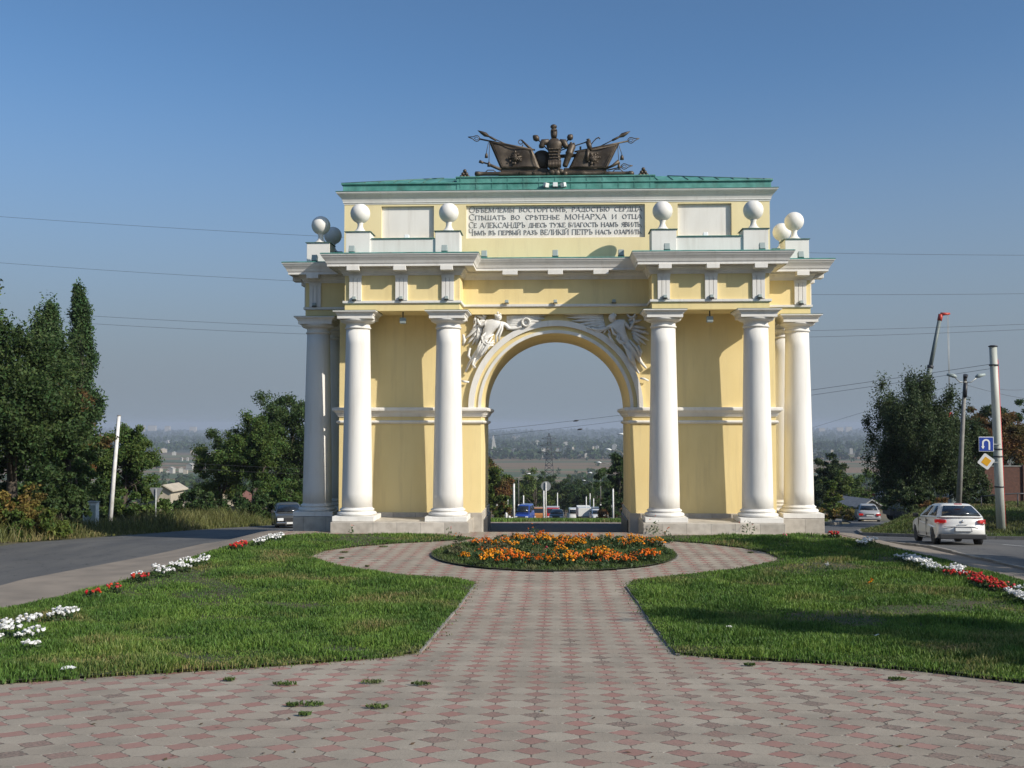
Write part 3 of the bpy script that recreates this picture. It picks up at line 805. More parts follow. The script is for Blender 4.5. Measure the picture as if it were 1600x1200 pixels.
# round shield behind the left flag, quiver and bow on the right
tp(MB().lathe([(.0001, -.06), (.2, -.05), (.33, -.01), (.37, .03), (.37, .06), (.0001, .07)], (0, 0, 0), 26, Matrix.Translation(c5(690, 280, -.1)) @ Matrix.Rotation(R(90), 4, 'X')), 'round_shield')
q0, q1 = c5(858, 340, .18), c5(915, 175, .12)
qm = [q0.lerp(q1, k) for k in (0, .05, .52, .56, .62, .66, .95, 1)]
tp(MB().tube(qm, [.085, .10, .125, .15, .15, .135, .145, .10], 12).ball(c5(905, 168, .12), .06, 8).ball(c5(925, 172, .14), .05, 8), 'quiver')
tp(MB().tube([c5(800, 225, .05), c5(880, 195, .03), c5(960, 170, .03), c5(1030, 148, .03)], .022, 7), 'long_staff')
tp(MB().tube([c5(1045, 215, .12), c5(1028, 150, .14)], [.09, .1], 10).tube([c5(1030, 150, .14), c5(1040, 138, .14)], [.1, .05], 10).tube([c5(1030, 210, .14), c5(1022, 300, .16)], [.07, .05], 8), 'axe_head')
tp(MB().tube([c5(1045, 180, .02), c5(1068, 148, .02), c5(1090, 125, .02), c5(1108, 118, .02), c5(1117, 128, .02)], [.018, .018, .022, .026, .03], 7), 'hooked_staff')
tp(MB().tube([c5(790, 255, -.05), c5(960, 245, -.05)], .07, 8).box(c5(966, 0).x, c5(980, 0).x, TY-.05, TY+.05, c5(0, 215).z, c5(0, 196).z), 'cross_beam')
# cords with tassels
def tassel(a, b, r=.05):
    o = tp(MB().tube([c5(*a, .14), c5((a[0]+b[0])/2, (a[1]+b[1])/2, .17), c5(*b, .14)], .012, 5), 'cord')
    e = c5(*b, .14)
    tp(MB().lathe([(.02, -.2), (r*1.25, -.19), (r*.95, -.06), (r*.5, -.03), (.012, .01)], (e.x, e.y, e.z), 10), 'tassel', parent=o)
tassel((300, 160), (284, 236)); tassel((308, 165), (303, 300), .055); tassel((1250, 172), (1277, 250), .06); tassel((1245, 180), (1255, 315), .05)
# cannons and a mortar tube behind
def cannon(x0, x1, y, r, flip):
    a, b = c5(x0, y, .1), c5(x1, y, .1); d = (b-a)
    prof = [(0, .4), (.01, 1.0), (.06, 1.02), (.065, .86), (.12, .8), (.3, .8), (.31, .9), (.33, .9), (.34, .82), (.62, .86), (.63, 1.02), (.68, 1.02), (.69, .92), (.93, 1.), (1, .95)]
    mb = MB().tube([a+d*q for q, _ in prof], [w*r for _, w in prof], 16)
    mb.lathe([(r*.55, 0), (r*.55, .012)], (0, 0, 0), 12, Matrix.Translation(a) @ Matrix.Rotation(R(90), 4, 'Y'))
    o = tp(mb, 'cannon')
    h = a+d*.14+Vector((0, 0, r*.75)); L = d*.13
    tp(MB().tube([h, h+L*.2+Vector((0, 0, .07)), h+L*.8+Vector((0, 0, .07)), h+L], .018, 6), 'lifting_handle', parent=o)
cannon(198, 770, 389, .092, 1); cannon(1364, 800, 386, .092, -1)
tp(MB().box(c5(388, 0).x, c5(740, 0).x, TY-.08, TY+.2, TB, c5(0, 353).z).box(c5(850, 0).x, c5(1165, 0).x, TY-.08, TY+.2, TB, c5(0, 353).z), 'plinth', bevel=.03)
tp(MB().tube([c5(390, 358, .1), c5(310, 325, .12), c5(300, 318, .12), c5(236, 300, .12)], [.06, .055, .03, .03], 8).tube([c5(262, 310, .12), c5(232, 298, .12)], [.045, .06], 8), 'trumpet')
tp(MB().tube([c5(1160, 352, .1), c5(1210, 330, .12), c5(1255, 300, .12)], [.04, .05, .085], 10).tube([c5(1170, 362, .1), c5(1275, 340, .12)], .025, 7), 'mortar_tube')
rp = MB()
for x, s_ in ((505, 1), (650, -1), (1130, 1), (860, -1)):
    rp.tube([c5(x, 405, .2), c5(x+8*s_, 385, .22), c5(x+20*s_, 370, .2), c5(x+26*s_, 405, .2)], .014, 5)
tp(rp, 'rope')
# cannonball piles
for (px, py), sd in (((120, 412), 'left'), ((1435, 405), 'right')):
    b = c5(px, py); b.z = TB+.0; b.y = TY-.05
    if abs(b.x) > 3.3: b.x = math.copysign(3.36, b.x)
    o = thing('cannonball_pile', f'small pyramid of dark cannonballs on the roof at the {sd} end of the bronze trophy', 'cannonballs', b, 0, 'cannonball piles')
    for k, (x, y, z) in enumerate(((-.125, -.07, .075), (.0, -.09, .075), (.125, -.07, .075), (-.06, .06, .075), (.07, .06, .075), (-.065, -.03, .19), (.065, -.03, .19), (0, .03, .2), (0, -.02, .305))):
        MB().ball((x, y, z), .072, 12).build('cannonball', M['bronze'], o)
# ================================================================ terrain, roads, paving, lawns
def draped(name, poly, dz, m, step=.35, kind='structure', edge=True):
    """a sheet over the ground inside a polygon, snapped to the outline"""
    P = np.array(poly); x0, y0 = P.min(0)-step; x1, y1 = P.max(0)+step
    xs = np.arange(x0, x1, step); ys = np.arange(y0, y1, step)
    X, Y = np.meshgrid(xs, ys); sd = poly_sd(poly, X, Y)
    # cells with any corner inside; outside corners are pulled on to the outline
    gy, gx = np.gradient(sd, step, step)
    near = (sd > 0)
    X2 = np.where(near, X-gx*sd, X); Y2 = np.where(near, Y-gy*sd, Y)
    ins = ~near
    c = ins[:-1, :-1] | ins[1:, :-1] | ins[:-1, 1:] | ins[1:, 1:]
    n = len(xs); idx = np.arange(X.size).reshape(X.shape)
    Q = np.stack([idx[:-1, :-1][c], idx[:-1, 1:][c], idx[1:, 1:][c], idx[1:, :-1][c]], 1)
    used, inv = np.unique(Q, return_inverse=True)
    V = np.stack([X2.ravel()[used], Y2.ravel()[used], Hs(X2.ravel()[used], Y2.ravel()[used])+dz], 1)
    o = np_mesh(name, V, inv.reshape(Q.shape), m)
    if kind: o['kind'] = kind
    return o
def nodes_of(m): return m.node_tree.nodes, m.node_tree.links, m.node_tree.nodes['Principled BSDF']
class NG:
    """terse node graph writer"""
    def __init__(s, m): s.N, s.L, s.b = nodes_of(m)
    def math(s, op, a, b=None, c=None):
        n = s.N.new('ShaderNodeMath'); n.operation = op
        for i, v in enumerate((a, b, c)):
            if v is None: continue
            if isinstance(v, (int, float)): n.inputs[i].default_value = v
            else: s.L.new(v, n.inputs[i])
        return n.outputs[0]
    def noise(s, vec, scale, detail=4):
        n = s.N.new('ShaderNodeTexNoise'); n.inputs['Scale'].default_value = scale; n.inputs['Detail'].default_value = detail
        s.L.new(vec, n.inputs['Vector']); return n.outputs['Fac']
    def ramp(s, v, a, b, lo=0., hi=1.):
        n = s.N.new('ShaderNodeMapRange'); n.inputs[1].default_value = a; n.inputs[2].default_value = b; n.inputs[3].default_value = lo; n.inputs[4].default_value = hi
        s.L.new(v, n.inputs[0]); return n.outputs[0]
    def mix(s, f, a, b):
        n = s.N.new('ShaderNodeMix'); n.data_type = 'RGBA'
        for i, v in ((0, f), (6, a), (7, b)):
            if isinstance(v, tuple): n.inputs[i].default_value = (*v, 1)
            elif isinstance(v, (int, float)): n.inputs[i].default_value = v
            else: s.L.new(v, n.inputs[i])
        return n.outputs[2]
    def coord(s): return s.N.new('ShaderNodeTexCoord').outputs['Object']
    def xyz(s, v):
        n = s.N.new('ShaderNodeSeparateXYZ'); s.L.new(v, n.inputs[0]); return n.outputs
    def comb(s, x, y, z=0.):
        n = s.N.new('ShaderNodeCombineXYZ')
        for i, v in enumerate((x, y, z)):
            if isinstance(v, (int, float)): n.inputs[i].default_value = v
            else: s.L.new(v, n.inputs[i])
        return n.outputs[0]
    def white(s, v):
        n = s.N.new('ShaderNodeTexWhiteNoise'); n.noise_dimensions = '3D'; s.L.new(v, n.inputs[0]); return n.outputs[0]
    def bump(s, h, strength, dist):
        n = s.N.new('ShaderNodeBump'); n.inputs['Strength'].default_value = strength; n.inputs['Distance'].default_value = dist
        s.L.new(h, n.inputs['Height']); s.L.new(n.outputs[0], s.b.inputs['Normal'])
def paving_mat():
    m = mat('block_paving', (.36, .33, .28), .9); g = NG(m); P = .425
    co = g.coord(); x, y, _ = g.xyz(co)
    # slight wander so the blocks are hand laid
    wob = g.noise(co, .9, 2); w2 = g.math('MULTIPLY', g.math('SUBTRACT', wob, .5), .06)
    xs = g.math('DIVIDE', g.math('ADD', x, w2), P); ys = g.math('DIVIDE', g.math('ADD', y, w2), P)
    cx, cy = g.math('FLOOR', xs), g.math('FLOOR', ys)
    fx = g.math('SUBTRACT', g.math('SUBTRACT', xs, cx), .5); fy = g.math('SUBTRACT', g.math('SUBTRACT', ys, cy), .5)
    ax, ay = g.math('ABSOLUTE', fx), g.math('ABSOLUTE', fy)
    n1 = g.noise(co, 28, 3); rag = g.math('MULTIPLY', g.math('SUBTRACT', n1, .5), .05)
    # toothed edge of the diamond
    saw = g.math('PINGPONG', g.math('MULTIPLY', g.math('SUBTRACT', ax, ay), 5.), .5)
    d = g.math('ADD', g.math('ADD', g.math('ADD', ax, ay), g.math('MULTIPLY', saw, .008)), rag)
    pink = g.math('LESS_THAN', d, .372)
    cell = g.comb(cx, cy); r1 = g.white(cell)
    r2 = g.white(g.comb(g.math('ADD', cx, 37.3), cy))
    worn = g.ramp(r2, .8, .95)                                  # some blocks have lost their colour
    big = g.noise(co, .55, 3); side = g.ramp(x, 0., 3.5, 0., .7)
    worn = g.math('MAXIMUM', worn, g.math('MULTIPLY', g.ramp(big, .5, .66), g.math('ADD', .3, side)))
    pc = g.mix(r1, (.31, .158, .128), (.37, .208, .172))
    pc = g.mix(g.math('MULTIPLY', worn, .75), pc, (.26, .205, .165))
    chips = g.ramp(g.noise(co, 46, 3), .46, .56)
    pc = g.mix(g.math('MULTIPLY', g.math('MULTIPLY', chips, worn), .85), pc, (.12, .095, .075))
    gv = g.white(g.comb(g.math('FLOOR', g.math('ADD', xs, .5)), g.math('FLOOR', g.math('ADD', ys, .5)), 5.))
    gc = g.mix(gv, (.345, .288, .225), (.402, .346, .274))
    st = g.ramp(g.noise(co, 1.3, 7), .45, .66); gc = g.mix(g.math('MULTIPLY', st, .5), gc, (.195, .17, .135)); gc = g.mix(g.math('MULTIPLY', g.ramp(g.noise(co, 75, 2), .5, .66), .35), gc, (.15, .13, .105))
    col = g.mix(pink, gc, pc)
    # joints: broken dark gaps round the diamond and between its corners
    e = g.math('ABSOLUTE', g.math('SUBTRACT', d, .385))
    gap = g.ramp(g.noise(co, 17, 2), .40, .54)
    ring_ = g.math('MULTIPLY', g.math('LESS_THAN', e, g.math('ADD', .02, g.math('MULTIPLY', side, .03))), gap)
    tie = g.math('MULTIPLY', g.math('LESS_THAN', ax, .016), g.math('GREATER_THAN', ay, .37))
    tie2 = g.math('MULTIPLY', g.math('MULTIPLY', g.math('LESS_THAN', ay, .012), g.math('GREATER_THAN', ax, .37)), g.math('MULTIPLY', gap, .6))
    jt = g.math('MAXIMUM', g.math('MAXIMUM', ring_, tie), tie2)
    col = g.mix(g.math('MULTIPLY', jt, .85), col, (.05, .042, .033))
    dirt = g.ramp(g.noise(co, .38, 6), .42, .68); col = g.mix(g.math('MULTIPLY', dirt, .3), col, (.19, .155, .115))
    # sunlit edges painted pale and sandy on the far side of some joints
    edge_light = g.math('MULTIPLY', g.math('MULTIPLY', g.math('LESS_THAN', g.math('ABSOLUTE', g.math('SUBTRACT', d, .40)), .018), g.math('GREATER_THAN', g.math('SUBTRACT', fy, g.math('MULTIPLY', fx, .9)), .05)), g.ramp(g.noise(co, 9, 2), .46, .58))
    col = g.mix(g.math('MULTIPLY', edge_light, .7), col, (.60, .54, .44))
    # dirt and moss
    moss = g.ramp(g.noise(co, 2.3, 4), .64, .74)
    col = g.mix(g.math('MULTIPLY', g.math('MULTIPLY', moss, jt), .8), col, (.06, .085, .025))
    g.L.new(col, g.b.inputs['Base Color'])
    hgt = g.math('SUBTRACT', g.math('ADD', g.math('MULTIPLY', n1, .25), g.math('MULTIPLY', r1, .3)), g.math('MULTIPLY', jt, 1.))
    hgt = g.math('SUBTRACT', hgt, g.math('MULTIPLY', g.math('MULTIPLY', pink, worn), .5))
    g.bump(hgt, .8, .012)
    return m
def asphalt_mat(name, c1, c2):
    m = mat(name, c1, .8); g = NG(m); co = g.coord()
    xx, yy, _z = g.xyz(co); f = g.ramp(g.noise(g.comb(g.math('MULTIPLY', xx, .8), g.math('MULTIPLY', yy, .18)), 1., 6), .38, .62); fine = g.ramp(g.noise(co, 45, 2), .3, .7)
    col = g.mix(f, c1, c2); col = g.mix(g.math('MULTIPLY', fine, .35), col, (.085, .082, .078))
    crk = g.math('LESS_THAN', g.math('ABSOLUTE', g.math('SUBTRACT', g.noise(co, .9, 6), .5)), .0035)
    col = g.mix(g.math('MULTIPLY', crk, .7), col, (.012, .012, .012))
    g.L.new(col, g.b.inputs['Base Color']); g.bump(g.noise(co, 70, 2), .5, .006); return m
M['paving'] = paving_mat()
M['asphalt'] = asphalt_mat('asphalt', (.08, .079, .079), (.13, .125, .117))
M['asphalt_dark'] = asphalt_mat('passage_paving', (.085, .078, .07), (.11, .10, .09))
M['sidewalk'] = mat('dusty_sidewalk', (.27, .225, .18), .9, (.19, .16, .13), 1.1, .35, 30, lo=.35, hi=.7)
M['kerb'] = mat('kerb_concrete', (.30, .28, .25), .85, (.2, .185, .165), 2.5, .2, 40)
M['marking'] = mat('road_paint', (.55, .55, .53), .7, (.3, .3, .29), 9, lo=.45, hi=.7)
def ground_mat():
    m = mat('ground_soil_and_fields', (.1, .1, .05), .95); g = NG(m); co = g.coord(); x, y, z = g.xyz(co)
    n = g.ramp(g.noise(co, .35, 6), .38, .62); n2 = g.ramp(g.noise(co, 3., 5), .35, .65)
    near = g.mix(n, (.085, .085, .035), (.19, .15, .095)); near = g.mix(g.math('MULTIPLY', n2, .5), near, (.06, .075, .025))
    # valley: strips of stubble, meadow and ploughed earth that run across the view
    st = g.noise(g.comb(g.math('MULTIPLY', x, .0012), g.math('MULTIPLY', y, .006)), 1., 4)
    f1 = g.ramp(st, .42, .50); f2 = g.ramp(st, .55, .6)
    fld = g.mix(f1, (.055, .082, .026), (.19, .115, .055)); fld = g.mix(f2, fld, (.10, .12, .04))
    wood = g.ramp(y, 2300., 2600.); fld = g.mix(wood, fld, (.04, .055, .03))
    col = g.mix(g.ramp(y, 250., 600.), near, fld)
    g.L.new(col, g.b.inputs['Base Color']); return m
M['ground'] = ground_mat()
# ---- one sheet out to the horizon
xs = np.concatenate([-np.geomspace(9000, 24, 34), np.arange(-22, 34.1, .5), np.geomspace(36, 9000, 34)])
ys = np.concatenate([np.array([-60, -30, -15, -10]), np.arange(-8, 60.1, .5), np.arange(61, 110, 1.), np.arange(112, 170, 3.), np.geomspace(175, 10000, 60)])
X, Y = np.meshgrid(xs, ys); Z = Hs(X, Y)
bumps = (rng.random(X.shape)-.5)*.10*((X < -19) & (Y > 20) & (Y < 200)); Z = Z+bumps-.03
# broken ground towards the valley sides: low hills on the far skyline
far = np.clip((Y-5200)/3500, 0, 1); Z = Z+far*(16+10*np.sin(X/900)+7*np.sin(X/370+1.3))
idx = np.arange(X.size).reshape(X.shape)
Q = np.stack([idx[:-1, :-1].ravel(), idx[:-1, 1:].ravel(), idx[1:, 1:].ravel(), idx[1:, :-1].ravel()], 1)
tag(np_mesh('ground', np.stack([X.ravel(), Y.ravel(), Z.ravel()], 1), Q, M['ground'], smooth=True), kind='structure')
# ---- paved island: foreground, paths, ring and the plaza round the arch
PAVE = [(-12.2, -8), (12.4, -8), (12.4, 20), (10.9, 25), (10.7, 29), (10.6, 35.45), (-10.6, 35.45), (-10.4, 30), (-10.4, 21), (-12.2, 12)]
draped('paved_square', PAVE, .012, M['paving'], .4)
draped('sidewalk', [(-12.7, 4), (-11.6, 12), (-10.2, 20), (-10.0, 30), (-9.3, 35.4), (-9.9, 44), (-11.3, 44), (-11.7, 36), (-12.0, 30), (-12.7, 24)], .024, M['sidewalk'], .3)
draped('sidewalk', [(12.7, 2), (12.5, 24), (12.25, 30), (12.15, 36), (11.8, 42), (9.9, 42), (9.5, 35.4), (10.2, 32), (10.6, 28), (11.0, 24), (11.2, 18), (11.6, 2)], .024, M['sidewalk'], .3)
# two steps down to the passage floor
for i, (y, z) in enumerate(((35.45, 0.0), (35.8, -.15), (36.15, -.30))):
    pass
tag(MB().box(-2.95, 2.95, 35.2, 35.62, -.8, -.004).box(-2.95, 2.95, 35.62, 36.0, -.8, -.155).box(-2.95, 2.95, 36.0, 36.4, -.8, -.31).build('passage_steps', M['stone'], bevel=.01), kind='structure')
tag(MB().box(-2.95, 2.95, 36.405, 43.3, -.75, -.43).build('passage_floor', M['asphalt_dark']), kind='structure')
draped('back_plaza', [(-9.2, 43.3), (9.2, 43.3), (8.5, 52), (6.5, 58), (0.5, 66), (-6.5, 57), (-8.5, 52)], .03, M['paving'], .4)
def strip(name, line, w, dz, m, n=8):
    """road: centre line points, width"""
    P = [Vector((x, y, 0)) for x, y in line]; pts = []
    for i in range(len(P)-1):                       # Catmull-Rom
        p0, p1, p2, p3 = P[max(i-1, 0)], P[i], P[i+1], P[min(i+2, len(P)-1)]
        k = max(2, int((p2-p1).length/1.0))
        for q in range(k):
            t = q/k
            pts.append(.5*((2*p1)+(p2-p0)*t+(2*p0-5*p1+4*p2-p3)*t*t+(3*p1-p0-3*p2+p3)*t**3))
    pts.append(P[-1]); V = []
    for i, p in enumerate(pts):
        d = (pts[min(i+1, len(pts)-1)]-pts[max(i-1, 0)]).normalized(); nn = Vector((-d.y, d.x, 0))
        ww = w(i/len(pts)) if callable(w) else w
        for k in range(n+1):
            q = p+nn*ww*(.5-k/n); V.append((q.x, q.y))
    V = np.array(V); z = Hs(V[:, 0], V[:, 1])+dz
    Q = [(i*(n+1)+k, i*(n+1)+k+1, (i+1)*(n+1)+k+1, (i+1)*(n+1)+k) for i in range(len(pts)-1) for k in range(n)]
    o = np_mesh(name, np.column_stack([V, z]), np.array(Q), m, smooth=True)
    return tag(o, kind='structure'), pts
LROAD = [(-20, -12), (-18.4, 5), (-16.4, 16), (-15.4, 24), (-15.0, 32), (-15.0, 42), (-15.5, 55), (-14.5, 75), (-10, 95), (-5, 115)]
RROAD = [(16.4, -12), (16.1, 5), (16, 20), (15.9, 32), (15.5, 42), (15, 55), (13.8, 75), (9, 95), (3.5, 118)]
strip('left_road', LROAD, 6.2, .02, M['asphalt'])
strip('right_road', RROAD, 6.9, .02, M['asphalt'])
strip('side_street', [(14.6, 43), (13.2, 52), (16.2, 60.5), (21.3, 69.5), (25.2, 78), (28.6, 92), (33, 110), (37, 130)], 6.0, .028, M['asphalt'])
strip('avenue', [(-.5, 98), (0, 125), (.4, 160), (.2, 190), (-4, 222), (-16, 255), (-36, 285), (-70, 315)], 12.5, .05, M['asphalt'])
draped('forecourt', [(18.8, 27), (18.8, 42.0), (20, 41.8), (40, 37.9), (46, 29)], .014, M['asphalt'], .4)
# kerbs beside the right road and round the grass bank
def kerb(name, line, w=.16, h=.13, seg=1.0, label=None):
    mb = MB(); rs = random.Random(5)
    for i in range(len(line)-1):
        a, b = Vector((*line[i], 0)), Vector((*line[i+1], 0)); n = max(1, round((b-a).length/seg))
        for k in range(n):
            p, q = a.lerp(b, (k+.012)/n), a.lerp(b, (k+.988)/n); d = (q-p).normalized(); s_ = Vector((-d.y, d.x, 0))*w/2
            vs = []
            dz = rs.uniform(-.012, .012)
            for z in (-.2, h+dz):
                for c in (p-s_, q-s_, q+s_, p+s_): vs.append((c.x, c.y, H(c.x, c.y)+z))
            mb.add(vs, [(3, 2, 1, 0), (4, 5, 6, 7), (0, 1, 5, 4), (1, 2, 6, 5), (2, 3, 7, 6), (3, 0, 4, 7)])
    return tag(mb.build(name, M['kerb']), kind='structure')
kerb('kerb', [(12.45, 2), (12.4, 24), (12.2, 30), (12.1, 36), (11.8, 42), (11, 52)], .14, .09)
kerb('kerb', [(14.0, 48), (16.1, 43.9), (19.9, 41.9), (40, 37.9)], .18, .16)
kerb('kerb', [(14.2, 48.2), (16.2, 56), (22, 66), (27.7, 76), (31, 88)], .16, .12)
kerb('kerb', [(11.5, 60), (15.5, 68), (20.6, 76), (25, 92), (29.5, 110)], .5, .2)
# ---- lane dashes on the right road
dash = MB()
for (x0, y0), (x1, y1) in (((15.9, 28), (15.88, 30.5)), ((15.8, 34.5), (15.75, 37)), ((15.55, 41), (15.5, 43.5))):
    vs = [(x+dx, y, H(x+dx, y)+.027) for x, y in ((x0, y0), (x1, y1)) for dx in (-.06, .06)]
    dash.add(vs, [(0, 1, 3, 2)])
tag(dash.build('road_marking', M['marking']), kind='structure')
# ---- lawns
LAWN_L = [(-9.6, 9.6), (-8.2, 10.9), (-6.54, 11.92), (-5.33, 12.68), (-4.43, 13.14), (-3.34, 13.76), (-2.41, 14.4), (-2.01, 14.85), (-2.0, 18), (-1.94, 21.8), (-1.88, 23.9), (-2.6, 24.6), (-3.6, 24.95),
          (-4.98, 25.86), (-6.08, 27.12), (-6.85, 28.4), (-6.8, 29.84), (-5.98, 30.98), (-4.94, 31.86), (-3.81, 32.42), (-2.55, 33.2), (-3.56, 33.92), (-5.74, 34.25), (-7.45, 34.2), (-8.8, 33.95),
          (-9.35, 32.9), (-10.0, 29.8), (-10.05, 26), (-10.14, 24), (-10.37, 21.4), (-10.62, 19.3), (-11.2, 15), (-11.2, 11)]
LAWN_R = [(9.0, 10.2), (7.4, 11.5), (5.67, 12.8), (4.82, 13.64), (3.75, 14.22), (2.52, 14.6), (1.75, 15.0), (1.72, 17.7), (1.71, 21), (1.62, 23.5), (1.85, 24.3), (2.98, 25.22), (4.39, 26.26), (5.38, 27.24), (6.2, 28.5),
          (6.1, 30.1), (5.59, 31.14), (4.61, 32.26), (3.49, 32.92), (2.5, 33.5), (4.08, 34.3), (5.99, 34.45), (8.24, 34.75), (9.29, 34.1), (9.86, 32.48), (10.13, 30.4), (10.6, 29.2), (10.77, 26.6), (11.0, 24.8), (11.3, 18), (11.4, 11.5)]
BED = [(3.5*math.cos(a)-.06, 29.45+3.62*math.sin(a)) for a in np.linspace(0, 2*math.pi, 40, endpoint=False)]
M['turf'] = mat('turf_soil', (.045, .055, .018), .95, (.085, .062, .035), 1.6, .3, 30, lo=.48, hi=.68)
M['bed_soil'] = mat('bed_soil', (.05, .045, .025), .95, (.04, .06, .02), 3, .4, 25)
draped('lawn_soil', LAWN_L, .05, M['turf'], .25); draped('lawn_soil', LAWN_R, .05, M['turf'], .25)
draped('flower_bed_soil', BED, .06, M['bed_soil'], .2)
# concrete edging beside the central path and round the bed
kerb('edging', [(1.75, 14.9), (1.72, 17.7), (1.70, 21), (1.62, 23.5)], .06, .03, .8)
kerb('edging', [(-1.98, 14.9), (-1.97, 18), (-1.91, 21.8), (-1.85, 23.8)], .06, .035, .8)
kerb('edging', BED+[BED[0]], .06, .014, .55)
# ---- grass
def grass_mat(name, c1, c2, c3, sc=.7, transl=.35):
    m = mat(name, c1, .55, spec=.3); g = NG(m); co = g.coord()
    ge = g.N.new('ShaderNodeNewGeometry').outputs['Random Per Island']
    c = g.mix(g.ramp(g.noise(co, sc, 4), .36, .6), c1, c2)
    dry = g.math('MULTIPLY', g.ramp(g.noise(co, sc*.6+.05, 5), .53, .66), g.ramp(ge, .2, .7))
    c = g.mix(dry, c, c3)
    hs = g.N.new('ShaderNodeHueSaturation'); g.L.new(c, hs.inputs['Color']); g.L.new(g.ramp(ge, 0, 1, .6, 1.45), hs.inputs['Value'])
    g.L.new(g.ramp(g.math('FRACT', g.math('MULTIPLY', ge, 9.7)), 0, 1, .485, .515), hs.inputs['Hue'])
    g.L.new(hs.outputs[0], g.b.inputs['Base Color'])
    tr = g.N.new('ShaderNodeBsdfTranslucent'); ms = g.N.new('ShaderNodeMixShader'); ms.inputs[0].default_value = transl
    g.L.new(hs.outputs[0], tr.inputs[0]); g.L.new(g.b.outputs[0], ms.inputs[1]); g.L.new(tr.outputs[0], ms.inputs[2]); g.L.new(ms.outputs[0], g.N['Material Output'].inputs[0])
    return m
M['grass'] = grass_mat('lawn_grass', (.145, .235, .042), (.078, .15, .028), (.24, .19, .085))
M['dry_grass'] = grass_mat('dry_verge_grass', (.16, .16, .05), (.105, .12, .035), (.24, .19, .09), .4)
M['bank_grass'] = grass_mat('bank_grass', (.10, .15, .032), (.13, .14, .045), (.22, .16, .085), .3)
M['bed_green'] = grass_mat('bed_ground_cover', (.085, .145, .035), (.11, .15, .045), (.17, .15, .08), 1.3)
def blades(P, h, w, lean=.35):
    """P (n,2) ground points, h (n,) heights, w widths -> verts, quads (two quads per blade)"""
    n = len(P); z = Hs(P[:, 0], P[:, 1])+.045
    a = rng.random(n)*2*np.pi; b = rng.random(n)*2*np.pi; l = h*lean*(.3+rng.random(n)*1.3)
    sx, sy = np.cos(a)*w/2, np.sin(a)*w/2; dx, dy = np.cos(b)*l, np.sin(b)*l
    z0 = z-.02; V = np.empty((n, 6, 3))
    V[:, 0] = np.stack([P[:, 0]-sx, P[:, 1]-sy, z0], 1); V[:, 1] = np.stack([P[:, 0]+sx, P[:, 1]+sy, z0], 1)
    mx, my, mz = P[:, 0]+dx*.35, P[:, 1]+dy*.35, z+h*.6
    V[:, 2] = np.stack([mx+sx*.85, my+sy*.85, mz], 1); V[:, 3] = np.stack([mx-sx*.85, my-sy*.85, mz], 1)
    tx, ty, tz = P[:, 0]+dx, P[:, 1]+dy, z+h
    V[:, 4] = np.stack([tx+sx*.12, ty+sy*.12, tz], 1); V[:, 5] = np.stack([tx-sx*.12, ty-sy*.12, tz], 1)
    i = np.arange(n)[:, None]*6
    Q = np.concatenate([i+np.array([[0, 1, 2, 3]]), i+np.array([[3, 2, 4, 5]])])
    return V.reshape(-1, 3), Q
def fbm(x, y, s, seed):
    r = np.random.default_rng(seed); v = 0
    for o in range(4):
        a = r.random(4)*6.28; f = s*(1.9**o)
        v = v+(np.sin(x*f*np.cos(a[0])+y*f*np.sin(a[0])+a[1])+np.sin(x*f*np.cos(a[2])+y*f*np.sin(a[2])+a[3]))/(1.7**o)
    return v
def scatter(poly, dens, seed=1, inset=.0):
    P = np.array(poly); lo, hi = P.min(0), P.max(0); r = np.random.default_rng(seed)
    n = int(dens*np.prod(hi-lo)); q = lo+r.random((n, 2))*(hi-lo)
    return q[poly_sd(poly, q[:, 0], q[:, 1]) < -inset]
BARE = [(-5.6, 20.2, 1.3, .45), (-4.0, 20.9, .9, .35), (-9.3, 21.5, .5, 1.6), (-9.2, 23.5, .5, .8), (4.6, 18.7, 1.4, .35), (6.6, 17.9, 1.2, .4), (3.2, 19.6, .7, .3), (6.9, 20.3, .9, .5), (-6.6, 15.8, .8, .3), (-3.0, 14.9, .7, .25)]
def bare(q):
    return sum(1.9*np.exp(-((q[:, 0]-x)/a)**2-((q[:, 1]-y)/b)**2) for x, y, a, b in BARE)
def lawn(poly, seed):
    q = scatter(poly, 1500, seed, -.03)
    y = q[:, 1]; keep = np.clip(1.15-(y-11)/26, .32, 1)
    patch = fbm(q[:, 0], q[:, 1], .9, seed+5)+bare(q)
    keep = keep*np.clip(1.9-patch*.75+rng.normal(0, .3, len(q)), .3, 1.)
    q = q[rng.random(len(q)) < keep]
    patch = fbm(q[:, 0], q[:, 1], .9, seed+5)+bare(q); tuft = fbm(q[:, 0], q[:, 1], 3.1, seed+9)
    sd = -poly_sd(poly, q[:, 0], q[:, 1])
    h = (.038+.066*rng.random(len(q)))*(1+.3*np.clip(tuft, -1.4, 1.8))*np.clip(1.35-patch*.4, .5, 1)*np.clip(.5+sd*1.6, .5, 1)
    w = .011+.010*rng.random(len(q))+.0004*np.maximum(q[:, 1]-14, 0)
    V, Q_ = blades(q, h, w)
    return tag(np_mesh('lawn_grass', V, Q_, M['grass']), kind='stuff')
lawn(LAWN_L, 11); lawn(LAWN_R, 23)
